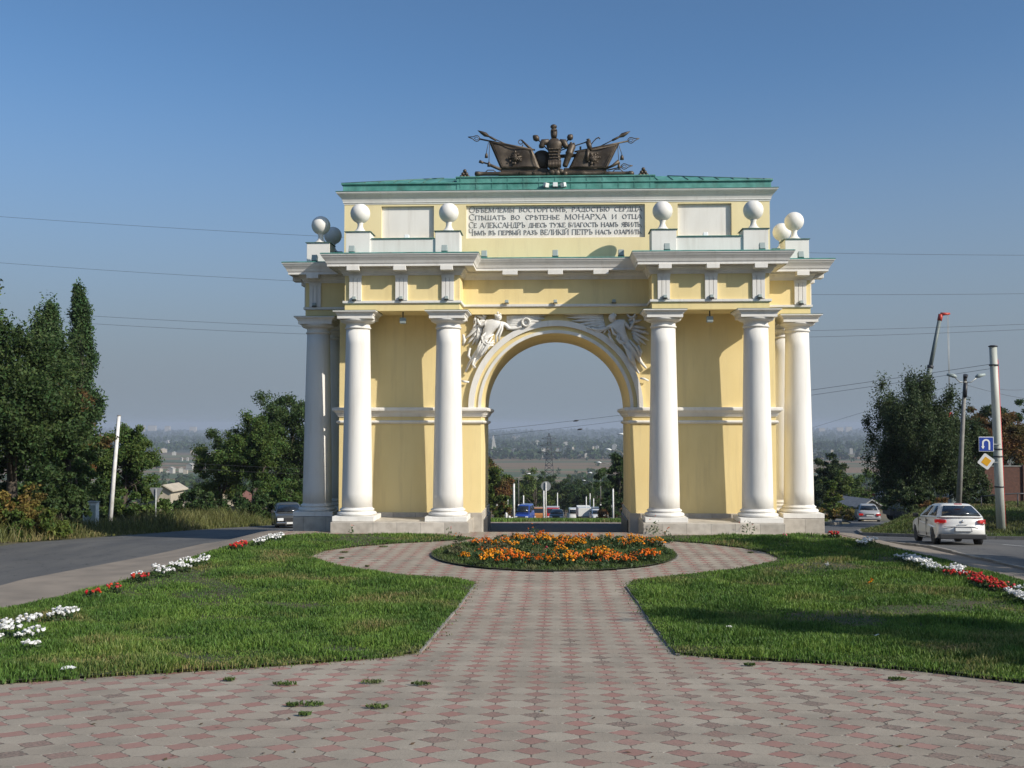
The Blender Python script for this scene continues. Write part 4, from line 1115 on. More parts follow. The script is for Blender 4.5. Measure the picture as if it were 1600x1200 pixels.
# weeds in the paving joints at the lawn edges
wd = []
r_ = np.random.default_rng(4)
for poly in (LAWN_L, LAWN_R):
    for x, y in scatter(poly, 0) if False else []: pass
sp = [(-2.75, 10.72), (-2.58, 10.78), (-1.85, 10.68), (-2.5, 10.2), (-3.2, 12.1), (-2.2, 12.3), (-1.6, 12.2), (-3.95, 12.35), (2.6, 14.0), (4.2, 12.95), (-4.9, 26.6), (-5.9, 28.2), (-6.1, 29.5), (-5.2, 30.9), (-2.4, 23.6), (-4.4, 25.3), (.4, 33.8), (-1.2, 34.2), (5.6, 29.9)]
for x, y in sp:
    n = 90; a = r_.random(n)*6.28; rr = (.035+.06*r_.random())*np.sqrt(r_.random(n)); wd.append(np.stack([x+rr*np.cos(a)*1.6, y+rr*np.sin(a)], 1))
for poly, n in ((LAWN_L, 2600), (LAWN_R, 2600)):                 # straggling fringe outside the lawn edge
    P = np.array(poly); k = r_.integers(0, len(P), n); t = r_.random((n, 1)); q = P[k]*(1-t)+P[(k+1) % len(P)]*t
    q = q+r_.normal(0, .11, q.shape); wd.append(q[q[:, 1] > 9])
q = np.concatenate(wd); V, Q_ = blades(q, .004+.014*r_.random(len(q)), np.full(len(q), .016), 2.2)
tag(np_mesh('paving_weeds', V, Q_, M['bed_green']), kind='stuff')
# low weeds and grass between the bedding plants
q = scatter(BED, 700, 77, .05); V, Q_ = blades(q, .03+.09*rng.random(len(q)), np.full(len(q), .02), .8); tag(np_mesh('bed_ground_cover', V, Q_, M['bed_green']), kind='stuff')
# verges
VL = [(-18.6, 26), (-18.3, 40), (-18.6, 56), (-17.2, 78), (-26, 80), (-40, 60), (-34, 36), (-24, 26)]
q = scatter(VL, 62, 5); h = (.25+.6*rng.random(len(q)))*np.clip((-poly_sd(VL, q[:, 0], q[:, 1])+.15)/1.5, .2, 1)*(1+.25*fbm(q[:, 0], q[:, 1], .5, 3)).clip(.4, 1.5)
V, Q_ = blades(q, h, np.full(len(q), .035), .5); tag(np_mesh('verge_grass', V, Q_, M['dry_grass']), kind='stuff')
IB = [(-8.6, 52.5), (-6.6, 57.5), (0.2, 66.5), (6.4, 58.5), (8.6, 52.5), (10.4, 56), (10, 74), (5, 92), (-4, 92), (-10, 76), (-10.6, 56)]
q = scatter(IB, 90, 6); V, Q_ = blades(q, .08+.14*rng.random(len(q)), np.full(len(q), .04), .5); tag(np_mesh('island_grass', V, Q_, M['grass']), kind='stuff')
draped('bank_turf', [(14.1, 48.1), (16.2, 44.1), (20, 42.1), (40, 38.2), (48, 37.5), (48, 60), (36, 84), (31, 86), (27.9, 76.2), (22.1, 66.2), (16.4, 56.2)], .03, M['turf'], .5)
q = scatter([(14.1, 48.1), (16.2, 44.1), (20, 42.1), (40, 38.2), (48, 37.5), (48, 60), (36, 84), (31, 86), (27.9, 76.2), (22.1, 66.2), (16.4, 56.2)], 170, 8, .02); q = q[(q[:, 0] < 48)]
V, Q_ = blades(q, .05+.12*rng.random(len(q)), np.full(len(q), .035), .6); tag(np_mesh('bank_grass', V, Q_, M['bank_grass']), kind='stuff')

# fallen leaves blown on to the paving
q = np.concatenate([np.column_stack([rng.uniform(-7, 7, 170), rng.uniform(7.6, 15, 170)]), np.column_stack([rng.uniform(-6.5, 6.2, 160), rng.uniform(15, 34.5, 160)])])
q = q[(poly_sd(LAWN_L, q[:, 0], q[:, 1]) > .02) & (poly_sd(LAWN_R, q[:, 0], q[:, 1]) > .02) & (poly_sd(BED, q[:, 0], q[:, 1]) > .1)]
n = len(q); c = np.column_stack([q, Hs(q[:, 0], q[:, 1])+.022]); a = rng.uniform(0, 6.28, n); l = rng.uniform(.012, .034, n)[:, None]
u_ = np.column_stack([np.cos(a), np.sin(a), rng.uniform(-.25, .25, n)])*l; v_ = np.column_stack([-np.sin(a), np.cos(a), rng.uniform(-.3, .3, n)])*l*.55
M['fallen'] = mat('fallen_leaves', (.16, .10, .05), .8, (.09, .055, .03), 6, island=.5)
tag(np_mesh('fallen_leaves', np.stack([c-u_, c+v_, c+u_, c-v_], 1).reshape(-1, 3), np.arange(n*4).reshape(n, 4), M['fallen']), kind='stuff')
M['paper'] = mat('paper', (.7, .7, .68), .8)
for x, y, lb in ((5.05, 16.6, 'crumpled white paper scrap lying in the right lawn'), (2.9, 17.4, 'tiny white wrapper in the shaded grass of the right lawn'), (-6.05, 12.6, 'small white scrap at the front edge of the left lawn')):
    vs = []
    for k in range(9): vs.append((.06*(k % 3-1)+rng.uniform(-.02, .02), .06*(k//3-1)+rng.uniform(-.02, .02), .05+rng.uniform(-.02, .03)))
    o = MB().add(vs, [(0, 1, 4, 3), (1, 2, 5, 4), (3, 4, 7, 6), (4, 5, 8, 7)]).build('paper_scrap', M['paper'], recalc=False); o.location = (x, y, H(x, y)+.06); tag(o, lb, 'litter')
# ================================================================ trees
def leaf_mat(name, c, c2, isl=.5, sc=.5, transl=.36):
    return mat(name, c, .6, c2, sc, island=isl, transl=transl, spec=.25, lo=.4, hi=.62)
M['bark'] = mat('bark', (.10, .08, .06), .9, (.06, .048, .036), 7, .5, 25, stretch=(1, 1, .25))
M['leaf_green'] = leaf_mat('leaves_mid_green', (0.067, 0.119, 0.028), (0.096, 0.14, 0.031))
M['leaf_dark'] = leaf_mat('leaves_dark_green', (0.045, 0.081, 0.025), (0.067, 0.105, 0.031))
M['leaf_elm'] = leaf_mat('leaves_grey_green', (0.053, 0.081, 0.034), (0.074, 0.101, 0.039))
M['leaf_light'] = leaf_mat('leaves_yellow_green', (0.126, 0.168, 0.035), (0.082, 0.126, 0.028))
M['leaf_poplar'] = leaf_mat('leaves_poplar', (0.056, 0.105, 0.036), (0.082, 0.126, 0.042))
M['leaf_autumn'] = leaf_mat('leaves_brown', (0.193, 0.098, 0.035), (0.111, 0.091, 0.031), .5)
M['leaf_yellow'] = leaf_mat('leaves_yellow_brown', (0.223, 0.161, 0.042), (0.134, 0.119, 0.035), .5)
M['leaf_far'] = leaf_mat('leaves_far', (.045, .085, .03), (.07, .095, .032))
def leaf_faces(C, size, up=.25, droop=0, aspect=.5, r=rng):
    """one bent-diamond leaf per point"""
    n = len(C); a = r.normal(size=(n, 3)); a[:, 2] += up-droop; a /= np.linalg.norm(a, axis=1)[:, None]
    b = np.cross(a, r.normal(size=(n, 3))); b /= np.linalg.norm(b, axis=1)[:, None]+1e-9
    s = size*(.6+.8*r.random((n, 1)))
    V = np.stack([C-a*s, C+b*s*aspect, C+a*s, C-b*s*aspect], 1).reshape(-1, 3)
    return V, np.arange(n*4).reshape(n, 4)
def limb_tubes(mb, base, tips, r0, rs, trunk_top, gnarl=.12):
    """tapered trunk with limbs that bend to the given tips"""
    P = [Vector(base)]; n = 6
    for i in range(1, n+1):
        t = i/n; P.append(Vector((base[0]+(trunk_top[0]-base[0])*t+rs.uniform(-gnarl, gnarl)*.5, base[1]+(trunk_top[1]-base[1])*t+rs.uniform(-gnarl, gnarl)*.5, base[2]+(trunk_top[2]-base[2])*t)))
    mb.tube([P[0]+Vector((0, 0, -.3))]+P, [r0*1.5]+[r0*(1.15-.85*i/n) for i in range(n+1)], 9)
    for tp_ in tips:
        k = rs.randint(2, n-1); a = P[k]; b = Vector(tp_); m1 = a.lerp(b, .4)+Vector((rs.uniform(-.2, .2), rs.uniform(-.2, .2), .25*(b-a).length*.4)); r = r0*(1.1-.85*k/n)*.55
        m2 = a.lerp(b, .75)+Vector((rs.uniform(-.2, .2), rs.uniform(-.2, .2), .1))
        mb.tube([a, m1, m2, b], [r, r*.7, r*.4, r*.12], 5)
def tree(name, label, cat, x, y, h, rad, kind='round', leaf='leaf_green', n_cl=60, n_lf=260, lsz=.1, cb=.2, seed=1, group=None, z=None, mix=None, trunk_r=None, sy=1.):
    """h height, rad crown radius, cb crown base as a share of the height"""
    rs = random.Random(seed); r = np.random.default_rng(seed)
    z = H(x, y)-.03 if z is None else z
    T = thing(name, label, cat, (x, y, z), 0, group)
    cz = (cb+1)/2*h; rz = (1-cb)/2*h
    cl = []
    if kind in ('round', 'droop', 'open'):
        # a few big boughs first, then clumps gathered round them: uneven outline with gaps
        nb = max(5, n_cl//7); boughs = []
        for i in range(nb):
            d = Vector(r.normal(size=3)).normalized(); q = .30+.40*r.random()**.7
            boughs.append((Vector((d.x*rad*q, d.y*rad*q*sy, cz+d.z*rz*q)), (.36+.2*r.random())*rad))
        for i in range(n_cl):
            b, br = boughs[i % nb]; d = Vector(r.normal(size=3)).normalized()*(br*(.15+.95*r.random()**.6))
            p = b+Vector((d.x, d.y, d.z*min(1.1, rz/rad)))
            p.z = max(p.z, cb*h*(.75+.3*r.random()))
            cl.append((p, rad*(.13+.15*r.random())))
    elif kind == 'poplar':
        for i in range(n_cl):
            t = (i+r.random())/n_cl; zz = h*(cb+(1-cb)*t)
            w = rad*(math.sin(math.pi*min(1, (t*.9+.1))**.9)**.55)*(1-.42*t)+.05; a = r.random()*6.28; q = math.sqrt(r.random())
            w *= 1+.28*math.sin(zz*2.1+a*1.0+seed)+.15*math.sin(zz*4.7+seed*2)
            cl.append((Vector((w*q*math.cos(a), w*q*math.sin(a), zz)), rad*(.20+.16*r.random())))
    elif kind == 'bush':
        for i in range(n_cl):
            a = r.random()*6.28; q = math.sqrt(r.random()); t = r.random()
            hh = h*(1-.55*q*q)*(.75+.35*r.random())
            cl.append((Vector((rad*q*math.cos(a), rad*q*math.sin(a)*sy, hh*(.12+.85*t))), rad*(.10+.09*r.random())+.06))
    C = []
    for p, cr in cl:
        k = int(n_lf*(.6+.8*r.random())); g = r.normal(size=(k, 3)); g /= np.linalg.norm(g, axis=1)[:, None]
        q = np.minimum(np.abs(r.normal(size=(k, 1)))*.62, .62+.45*r.random((k, 1)))*cr; g = g*q
        if kind == 'droop': g[:, 2] *= 1.5; g[:, 2] -= .35*cr; g[:, :2] *= .8
        elif kind == 'poplar': g[:, 2] *= 2.0
        else: g[:, 2] *= .75
        C.append(np.array(p)+g)
    C = np.concatenate(C); C[:, 2] = np.maximum(C[:, 2], .1)
    tips = [tuple(p) for p, _ in cl[::max(1, len(cl)//16)]]
    mb = MB(); limb_tubes(mb, (0, 0, 0), tips, trunk_r or h*.022, rs, (rs.uniform(-.2, .2), rs.uniform(-.2, .2), h*(.92 if kind == 'poplar' else .3 if kind == 'bush' else .62)))
    mb.build('trunk', M['bark'], T, recalc=False)
    if mix:
        m2, share, zone = mix
        w = fbm(C[:, 0]+seed, C[:, 2]+C[:, 1]*.7, 2.2/max(rad, 1), seed)+zone[0]*(C[:, 0]/rad)+zone[1]*((C[:, 2]-cz)/rz)
        sel = w > np.quantile(w, 1-share)
        for nm, s_, mm in (('crown', ~sel, leaf), ('turning_leaves', sel, m2)):
            V, Q_ = leaf_faces(C[s_], lsz, r=r, droop=.8 if kind == 'droop' else 0); np_mesh(nm, V, Q_, M[mm], T)
    else:
        V, Q_ = leaf_faces(C, lsz, r=r, droop=.8 if kind == 'droop' else 0); np_mesh('crown', V, Q_, M[leaf], T)
    return T
def sighted(u, Y): return at(u, 700, Y).x
def top(v, Y, u=868): return at(u, v, Y).z
def tall(x, y, v): return top(v, y, 868)-H(x, y)
GL, GR = 'trees along the left road', 'trees on the right bank'
# left mass
x = -21.3; tree('acacia_tree', 'large dark acacia at the left edge of the view, nearest of the left trees', 'tree', x, 39.5, 10.2, 4.1, 'round', 'leaf_dark', 150, 520, .075, .06, 3, GL)
tree('acacia_tree', 'tall acacia behind the left edge whose branch tip enters above the other trees', 'tree', -24.6, 38.5, 12.2, 3.6, 'open', 'leaf_green', 90, 420, .08, .25, 4, GL)
tree('poplar_tree', 'slim upright poplar, tallest spire on the left against the sky', 'tree', sighted(121, 60), 60, tall(-28, 60, 449), 1.35, 'poplar', 'leaf_poplar', 170, 300, .085, .03, 5, GL)
tree('poplar_tree', 'shorter dense poplar just left of the tall poplar spire', 'tree', sighted(72, 57), 57, tall(-28, 57, 482), 2.1, 'poplar', 'leaf_poplar', 170, 330, .085, .03, 6, GL)
tree('ash_tree', 'green tree with a patch of rusty brown leaves below the poplar spire', 'tree', sighted(112, 50), 50, tall(-24, 50, 560), 2.0, 'round', 'leaf_green', 100, 400, .075, .04, 7, GL, mix=('leaf_autumn', .28, (.9, .3)))
tree('shrub', 'yellowing shrub at the foot of the acacia by the left kerb', 'shrub', sighted(38, 37.5), 37.5, 2.4, 1.55, 'bush', 'leaf_light', 70, 260, .075, 0, 8, mix=('leaf_yellow', .55, (0, .2)))
tree('shrub', 'dark leafy shrub hiding the trunk of the acacia at the left edge', 'shrub', sighted(8, 40.5), 40.5, 3.6, 1.7, 'bush', 'leaf_dark', 70, 300, .08, 0, 18)
tree('shrub', 'dark shrub beside the yellowing shrub at the left kerb', 'shrub', sighted(98, 41), 41, 2.9, 1.1, 'bush', 'leaf_dark', 60, 260, .085, 0, 9)
tree('shrub', 'dark green shrub behind the grey utility cabinet', 'shrub', sighted(132, 56), 56, 3.6, 1.9, 'bush', 'leaf_dark', 60, 240, .1, 0, 10)
tree('maple_tree', 'round bushy green tree behind the leaning white pole', 'tree', sighted(196, 62), 62, tall(-25, 62, 650), 2.4, 'round', 'leaf_green', 110, 420, .08, .03, 11, GL)
tree('shrub', 'broad green shrub under the round tree beside the give way sign', 'shrub', sighted(214, 58), 58, 2.6, 2.0, 'bush', 'leaf_green', 60, 240, .1, 0, 12)
tree('maple_tree', 'yellow green maple at the left of the clump beside the arch', 'tree', sighted(345, 84), 84, tall(-27, 84, 655), 3.0, 'round', 'leaf_light', 120, 420, .09, .06, 13, GL, mix=('leaf_dark', .45, (.8, -.5)))
tree('elm_tree', 'tall dark tree rising beside the left columns of the arch', 'tree', sighted(446, 86), 86, tall(-22, 86, 588), 4.2, 'round', 'leaf_dark', 150, 460, .095, .05, 14, GL)
tree('elm_tree', 'dark bushy tree in the middle of the clump beside the arch', 'tree', sighted(396, 80), 80, tall(-24, 80, 628), 2.9, 'round', 'leaf_green', 110, 420, .09, .05, 15, GL)
for i, (u, Y, hh, rr, lb, lf) in enumerate(((300, 74, 2.6, 1.7, 'dark low shrub right of the give way sign post', 'leaf_dark'), (352, 72, 2.6, 2.3, 'dark shrub under the yellow green maple', 'leaf_dark'), (408, 70, 3.0, 2.0, 'dark shrub in the shade left of the oncoming saloon car', 'leaf_dark'),
                                            (448, 72, 3.2, 2.0, 'leafy green shrub behind the oncoming saloon car', 'leaf_green'), (478, 74, 4.0, 2.2, 'leafy green shrub directly behind the left columns', 'leaf_green'))):
    tree('shrub', lb, 'shrub', sighted(u, Y), Y, hh, rr, 'bush', lf, 60, 200, .11, 0, 20+i)
# right side
tree('elm_tree', 'small round green tree just right of the arch', 'tree', sighted(1304, 108), 108, tall(30, 108, 698), 2.7, 'round', 'leaf_elm', 90, 360, .11, .05, 31, GR, mix=('leaf_light', .3, (.4, .6)))
tree('shrub', 'tawny shrub at the kerb below the small round tree', 'shrub', sighted(1308, 95), 95, 2.5, 2.2, 'bush', 'leaf_light', 50, 200, .12, 0, 32, mix=('leaf_yellow', .4, (0, 0)))
tree('elm_tree', 'big dark drooping elm on the right behind the lamp post', 'tree', sighted(1440, 70), 70, tall(25, 70, 600), 4.2, 'droop', 'leaf_elm', 220, 560, .075, .02, 33, GR, z=-2.2)
tree('elm_tree', 'lower leafy elm filling the gap between drooping elm and lamp post', 'tree', sighted(1502, 73), 73, tall(28, 73, 655), 2.6, 'droop', 'leaf_elm', 130, 480, .075, .02, 34, GR, z=-2.2)
tree('chestnut_tree', 'round chestnut with red brown autumn leaves behind the pale pole', 'tree', sighted(1556, 92), 92, tall(38, 92, 624), 3.1, 'round', 'leaf_autumn', 130, 400, .10, .06, 35, GR, z=-3.2, mix=('leaf_elm', .3, (-.3, -.9)))
tree('elm_tree', 'dark green tree at the right edge beyond the pale pole', 'tree', sighted(1612, 96), 96, tall(40, 96, 640), 3.0, 'round', 'leaf_dark', 100, 380, .10, .06, 36, GR, z=-3.2)
tree('shrub', 'dark shrub below the drooping elm', 'shrub', sighted(1420, 66), 66, 2.2, 1.5, 'bush', 'leaf_elm', 50, 220, .09, 0, 37, z=-1.75)
tree('shrub', 'rust tinted low shrub at the top of the grass bank', 'shrub', sighted(1462, 58), 58, .9, .9, 'bush', 'leaf_autumn', 30, 160, .05, 0, 38)
tree('shrub', 'green shrub beside the priority road sign', 'shrub', sighted(1524, 68), 68, 2.2, 1.2, 'bush', 'leaf_elm', 50, 220, .09, 0, 39, z=-2.0)
# street trees by the right road that stand outside the frame and shade the lawn and the road
for i, (x, y, h, rd, kd, cb_) in enumerate(((20.7, 8.2, 11.0, 2.7, 'poplar', .36), (21.6, 23.2, 10.5, 2.9, 'round', .42), (25.5, 19.0, 9.4, 2.8, 'round', .38), (31, 41.5, 9., 3.4, 'round', .3), (24.6, 12.0, 9., 2.6, 'round', .4))):
    tree('roadside_tree', ('tall slim', 'high crowned', 'spreading', 'broad', 'round headed')[i]+' roadside tree beside the right road', 'tree', x, y, h, rd, kd, 'leaf_green', 80, 260, .12, cb_, 50+i, 'roadside trees right of the right road', trunk_r=.16)
# seen through the archway
tree('ash_tree', 'green and orange tree at the left side of the archway view', 'tree', sighted(766, 112), 112, tall(-7, 112, 704), 2.4, 'round', 'leaf_light', 100, 360, .11, .03, 61, mix=('leaf_autumn', .4, (1., .5)))
tree('shrub', 'leafy green shrub at the left foot of the archway view', 'shrub', sighted(778, 100), 100, 3.6, 1.4, 'bush', 'leaf_light', 50, 200, .12, 0, 62, mix=('leaf_autumn', .2, (.5, .6)))
tree('elm_tree', 'dark leafy tree at the right side of the archway view', 'tree', sighted(968, 128), 128, tall(8, 128, 702), 2.9, 'round', 'leaf_dark', 110, 380, .12, .05, 63)
tree('shrub', 'brownish shrub at the right foot of the archway view', 'shrub', sighted(962, 118), 118, 3.6, 2.0, 'bush', 'leaf_dark', 50, 200, .13, 0, 64, mix=('leaf_autumn', .35, (-.2, -.5)))
# avenue trees: five models, then copies down the hill
AV = []
for i, (lf, lb) in enumerate((('leaf_far', 'dull green avenue tree on the slope below the archway view'), ('leaf_green', 'mid green avenue tree on the slope below the archway view'), ('leaf_dark', 'dark green avenue tree on the slope below the archway view'),
                              ('leaf_light', 'yellow green avenue tree on the slope below the archway view'), ('leaf_autumn', 'brown avenue tree on the slope below the archway view'))):
    AV.append((tree('avenue_tree', lb, 'tree', -40, 200, 10, 4.2, 'round', lf, 70, 210, .17, .06, 70+i, 'avenue trees down the hill'), lb))
AVP = []
ra = random.Random(12)
for Y in (150, 172, 195, 222, 250, 285, 320, 360, 405, 455):
    for sd in (-1, 1):
        AVP.append((sd*(10.5+ra.uniform(0, 3)+Y*.005), Y+ra.uniform(-6, 6), ra.uniform(.6, .95)))
        AVP.append((sd*(18+ra.uniform(0, 7)+Y*.012), Y+ra.uniform(-9, 9), ra.uniform(.7, 1.1)))
for Y, w_ in ((236, 12), (262, 16), (300, 24), (345, 30), (400, 40), (470, 55), (560, 70)):
    for k in range(9): AVP.append(((k-4)*w_/4+ra.uniform(-3, 3), Y+ra.uniform(-10, 10), ra.uniform(.7, 1.15)))
for Y, xs_ in ((190, (-46, -58)), (230, (-62, -75, -52)), (290, (-70, -84, -98)), (350, (-80, -104, -118)), (150, (46, 60, 74)), (210, (62, 80, 94)), (280, (74, 95, 110, 130)), (140, (-48, -60))):
    for x in xs_: AVP.append((x+ra.uniform(-4, 4), Y+ra.uniform(-9, 9), ra.uniform(.5, .9)))
for i, (x, y, s_) in enumerate(AVP):
    src, lb = AV[ra.choice((0, 0, 1, 1, 2, 2, 3, 4))] if i >= 5 else AV[i]
    if i < 5: o = src; o.location = (x, y, H(x, y)-.05); o.scale = (s_, s_, s_); o.rotation_euler.z = ra.uniform(0, 6)
    else: o = dup(src, (x, y, H(x, y)-.05), ra.uniform(0, 6), None, None, (s_*ra.uniform(.85, 1.15), s_, s_))
# valley woods: they read as one mass
def woods(name, spots, hgt, seed, n_lf=34, m='leaf_far'):
    r = np.random.default_rng(seed); S = np.array(spots); n = len(S)
    hh = hgt*(.6+.8*r.random(n)); C = np.repeat(np.column_stack([S, Hs(S[:, 0], S[:, 1])]), n_lf, 0)
    far = np.clip((C[:, 1]-5200)/3500, 0, 1); C[:, 2] += far*(16+10*np.sin(C[:, 0]/900)+7*np.sin(C[:, 0]/370+1.3))
    q = r.normal(size=C.shape); q /= np.linalg.norm(q, axis=1)[:, None]; q *= (r.random((len(C), 1))**.4)
    hr = np.repeat(hh, n_lf)[:, None]; q = q*hr*np.array([.5, .5, .5]); q[:, 2] += hr[:, 0]*.5
    V, Q_ = leaf_faces(C+q, 1., r=r, aspect=.7)
    c = np.repeat((C+q), 4, 0); V = c+(V-c)*np.repeat(hr, 4, 0)*.19
    return tag(np_mesh(name, V, Q_, M[m]), kind='stuff')
rw = np.random.default_rng(9)
sp = []
for _ in range(9000):                                           # belts on the valley floor
    y = 2050+7200*rw.random()**1.6; x = (rw.random()-.5)*(y*.95)
    if fbm(np.array([x*.0016]), np.array([y*.004]), 1., 2)[0] > -.9: sp.append((x, y))
woods('far_wood', sp, 17, 5, 26)
sp = [((rw.random()-.5)*800, 560+560*rw.random()) for _ in range(900)]
woods('near_wood', [(x, y) for x, y in sp if fbm(np.array([x*.01]), np.array([y*.01]), 1., 4)[0] > -.9], 11, 6, 60)
sp = [((rw.random()-.5)*1900, 1180+850*rw.random()) for _ in range(900)]
woods('field_hedges', [(x, y) for x, y in sp if abs(math.sin(y*.011+math.sin(x*.003)*.6)) < .16 or (x < -100 and rw.random() < .1)], 8, 7, 30)
# ---------------------------------------------------------------- flowers
M['stem'] = mat('flower_foliage', (.045, .085, .022), .6, (.06, .095, .03), 4, island=.4, transl=.25)
M['stem_dry'] = mat('flower_foliage_dry', (.12, .105, .05), .7, (.07, .085, .03), 4, island=.4, transl=.2)
def bloom(nm, c, c2=None): M[nm] = mat(nm, c, .55, c2, 9, island=.25, transl=.25)
bloom('petal_orange', (.76, .19, .005)); bloom('petal_amber', (.82, .33, .004)); bloom('petal_rust', (.52, .11, .006)); bloom('petal_white', (.80, .79, .77)); bloom('petal_red', (.55, .025, .015)); bloom('petal_pink', (.62, .07, .16))
def plant(name, label, cat, petal, h, rad, nl, nb, bs, seed, fol='stem', group=None, flat=.45, lsz=.045):
    r = np.random.default_rng(seed); T = thing(name, label, cat, (0, 0, -50), 0, group)
    d = r.normal(size=(nl, 3)); d /= np.linalg.norm(d, axis=1)[:, None]; d *= (r.random((nl, 1))**.5); d[:, 2] = np.abs(d[:, 2])
    V, Q_ = leaf_faces(d*np.array([rad, rad, h*.85]), lsz, r=r, aspect=.35); np_mesh('foliage', V, Q_, M[fol], T)
    mb = MB()
    for k in range(nb):
        a = r.random()*6.28; q = math.sqrt(r.random())*rad*.95; zz = h*(1-.4*(q/rad)**2)*(.8+.3*r.random())
        b = bs*(.7+.6*r.random()); tl = Matrix.Translation((q*math.cos(a), q*math.sin(a), zz)) @ Matrix.Rotation(r.normal()*.5, 4, 'X') @ Matrix.Rotation(r.normal()*.5, 4, 'Y')
        n = 7; ring0 = [tl @ Vector((b*math.cos(6.283*i/n)*(1 if i % 2 else .8), b*math.sin(6.283*i/n)*(1 if i % 2 else .8), b*flat*.4)) for i in range(n)]
        mb.add(ring0+[tl @ Vector((0, 0, b*flat)), tl @ Vector((0, 0, -b*flat*.7))], [(i, (i+1) % n, n) for i in range(n)]+[((i+1) % n, i, n+1) for i in range(n)])
    mb.build('blossoms', M[petal], T, recalc=False)
    return T
def bed_of(protos, spots, seed, smin=.8, smax=1.25):
    r = random.Random(seed); used = set()
    for x, y, k in spots:
        src = protos[k]; z = H(x, y)+.05; s_ = r.uniform(smin, smax)
        if k in used: dup(src, (x, y, z), r.uniform(0, 6.28), scale=s_)
        else:
            used.add(k); src.location = (x, y, z); src.rotation_euler.z = r.uniform(0, 6.28); src.scale = (s_,)*3
mg = [plant('marigold_plant', 'clump of bright orange marigolds in the round bed', 'flowers', 'petal_orange', .30, .2, 150, 24, .032, 1, group='marigolds in the round bed', flat=.8),
      plant('marigold_plant', 'clump of golden yellow marigolds in the round bed', 'flowers', 'petal_amber', .27, .2, 150, 26, .030, 2, group='marigolds in the round bed', flat=.8),
      plant('marigold_plant', 'sparse clump of rusty marigolds in the round bed', 'flowers', 'petal_rust', .26, .2, 150, 10, .030, 3, group='marigolds in the round bed', flat=.8),
      plant('bedding_plant', 'green leafy plant without blossoms in the round bed', 'plant', 'petal_amber', .26, .22, 150, 1, .025, 4, group='leafy plants in the round bed'),
      plant('bedding_plant', 'dry grey green plant gone to seed in the round bed', 'plant', 'petal_rust', .34, .24, 150, 1, .02, 5, 'stem_dry', 'dry plants in the round bed')]
rf_ = random.Random(31); spots = []
for row, (y, x0, x1, n) in enumerate(((26.75, -1.7, 1.9, 15), (27.5, -2.4, 2.6, 20), (28.4, -2.4, 2.6, 13), (30.4, -2.4, 3.0, 18), (31.3, -2.1, 2.9, 18), (32.1, -1.4, 2.3, 13))):
    for i in range(n):
        x = x0+(x1-x0)*(i+rf_.uniform(-.3, .3))/(n-1); yy = y+rf_.uniform(-.22, .22)
        if row in (0, 1): w = (1.2, 4.5, .5, .4, .1) if x < -.7 else (1, 1, 2, 1.3, .2) if x < 0 else (2.6, 1.6, 1, .6, .1) if x < 1.5 else (3.5, .8, .6, 1.2, 0)
        elif row == 2: w = (.5, .6, 1, 3, .6)
        else: w = (1.8, 1.6, 1.2, 1.5, .8 if x < -.5 else .2)
        k = rf_.choices(range(5), w)[0]; spots.append((x, yy, k))
for k in range(60):
    a = rf_.uniform(0, 6.28); q = math.sqrt(rf_.random()); spots.append((-.06+3.3*q*math.cos(a), 29.45+3.4*q*math.sin(a), 4 if (math.cos(a)*q < -.35 and rf_.random() < .55) else 3))
bed_of(mg, spots, 2)
pp = plant('zinnia_plant', 'single magenta flower in the middle of the round bed', 'flowers', 'petal_pink', .34, .08, 30, 3, .05, 9); pp.location = (-.22, 28.55, H(-.22, 28.55)+.05)
for i, (u, v) in enumerate(((719, 862), (828, 846), (1040, 838))):
    x, y = ((-2.9, 31.0), (-.7, 33.0), (3.5, 32.3))[i]
    b_ = plant('rose_bush', ('thin rose stem at the left rear rim of the round bed', 'leafy rose bush at the rear of the round bed', 'tall leafy rose bush at the right rear of the round bed')[i], 'plant', 'petal_orange', .5, .22, 90, 3, .04, 40+i, lsz=.05); b_.location = (x, y, H(x, y)+.04)
q_ = [plant('petunia_plant', 'clump of white petunias beside the lawn edge', 'flowers', 'petal_white', .2, .19, 90, 14, .036, 11, flat=1.0, group='white petunias along the lawns'),
      plant('salvia_plant', 'clump of red salvias beside the lawn edge', 'flowers', 'petal_red', .22, .17, 100, 9, .032, 12, group='red salvias along the lawns', flat=1.4)]
sp = []
def line(n, x0, y0, x1, y1, k, wd):
    for i in range(n):
        t = (i+rf_.uniform(-.4, .4))/max(1, n-1); sp.append((x0+(x1-x0)*t+rf_.uniform(-wd, wd), y0+(y1-y0)*t+rf_.uniform(-wd, wd), k))
line(9, -7.9, 14.6, -9.0, 16.9, 0, .45); line(4, -8.6, 17.6, -8.8, 18.4, 0, .15)
line(2, -9.5, 21.0, -9.55, 21.7, 1, .15); line(2, -9.6, 23.3, -9.5, 23.9, 1, .12); line(11, -9.6, 24.2, -9.35, 26.8, 0, .28)
line(4, -9.2, 29.3, -9.3, 30.2, 1, .1); line(10, -9.2, 30.6, -8.6, 32.4, 0, .22)
line(24, 9.25, 28.2, 9.75, 25.2, 0, .34); line(19, 9.75, 25.0, 9.7, 22.6, 1, .36); line(12, 9.75, 22.2, 9.6, 20.6, 0, .3)
line(6, 9.0, 31.2, 9.5, 31.8, 0, .18); line(3, 8.8, 33.4, 9.1, 33.7, 1, .1)
bed_of(q_, sp, 3, .75, 1.15)
for i, (x, y, p, lb) in enumerate(((6.9, 26.4, 'petal_white', 'lone pale pink flower in the right lawn'), (7.1, 23.6, 'petal_amber', 'small orange flower tuft in the right lawn'), (7.4, 33.6, 'petal_pink', 'lone pink flower at the rear of the right lawn'))):
    o = plant('lawn_flower', lb, 'flowers', p, .16, .1, 16, 4, .045, 80+i); o.location = (x, y, H(x, y)+.05)
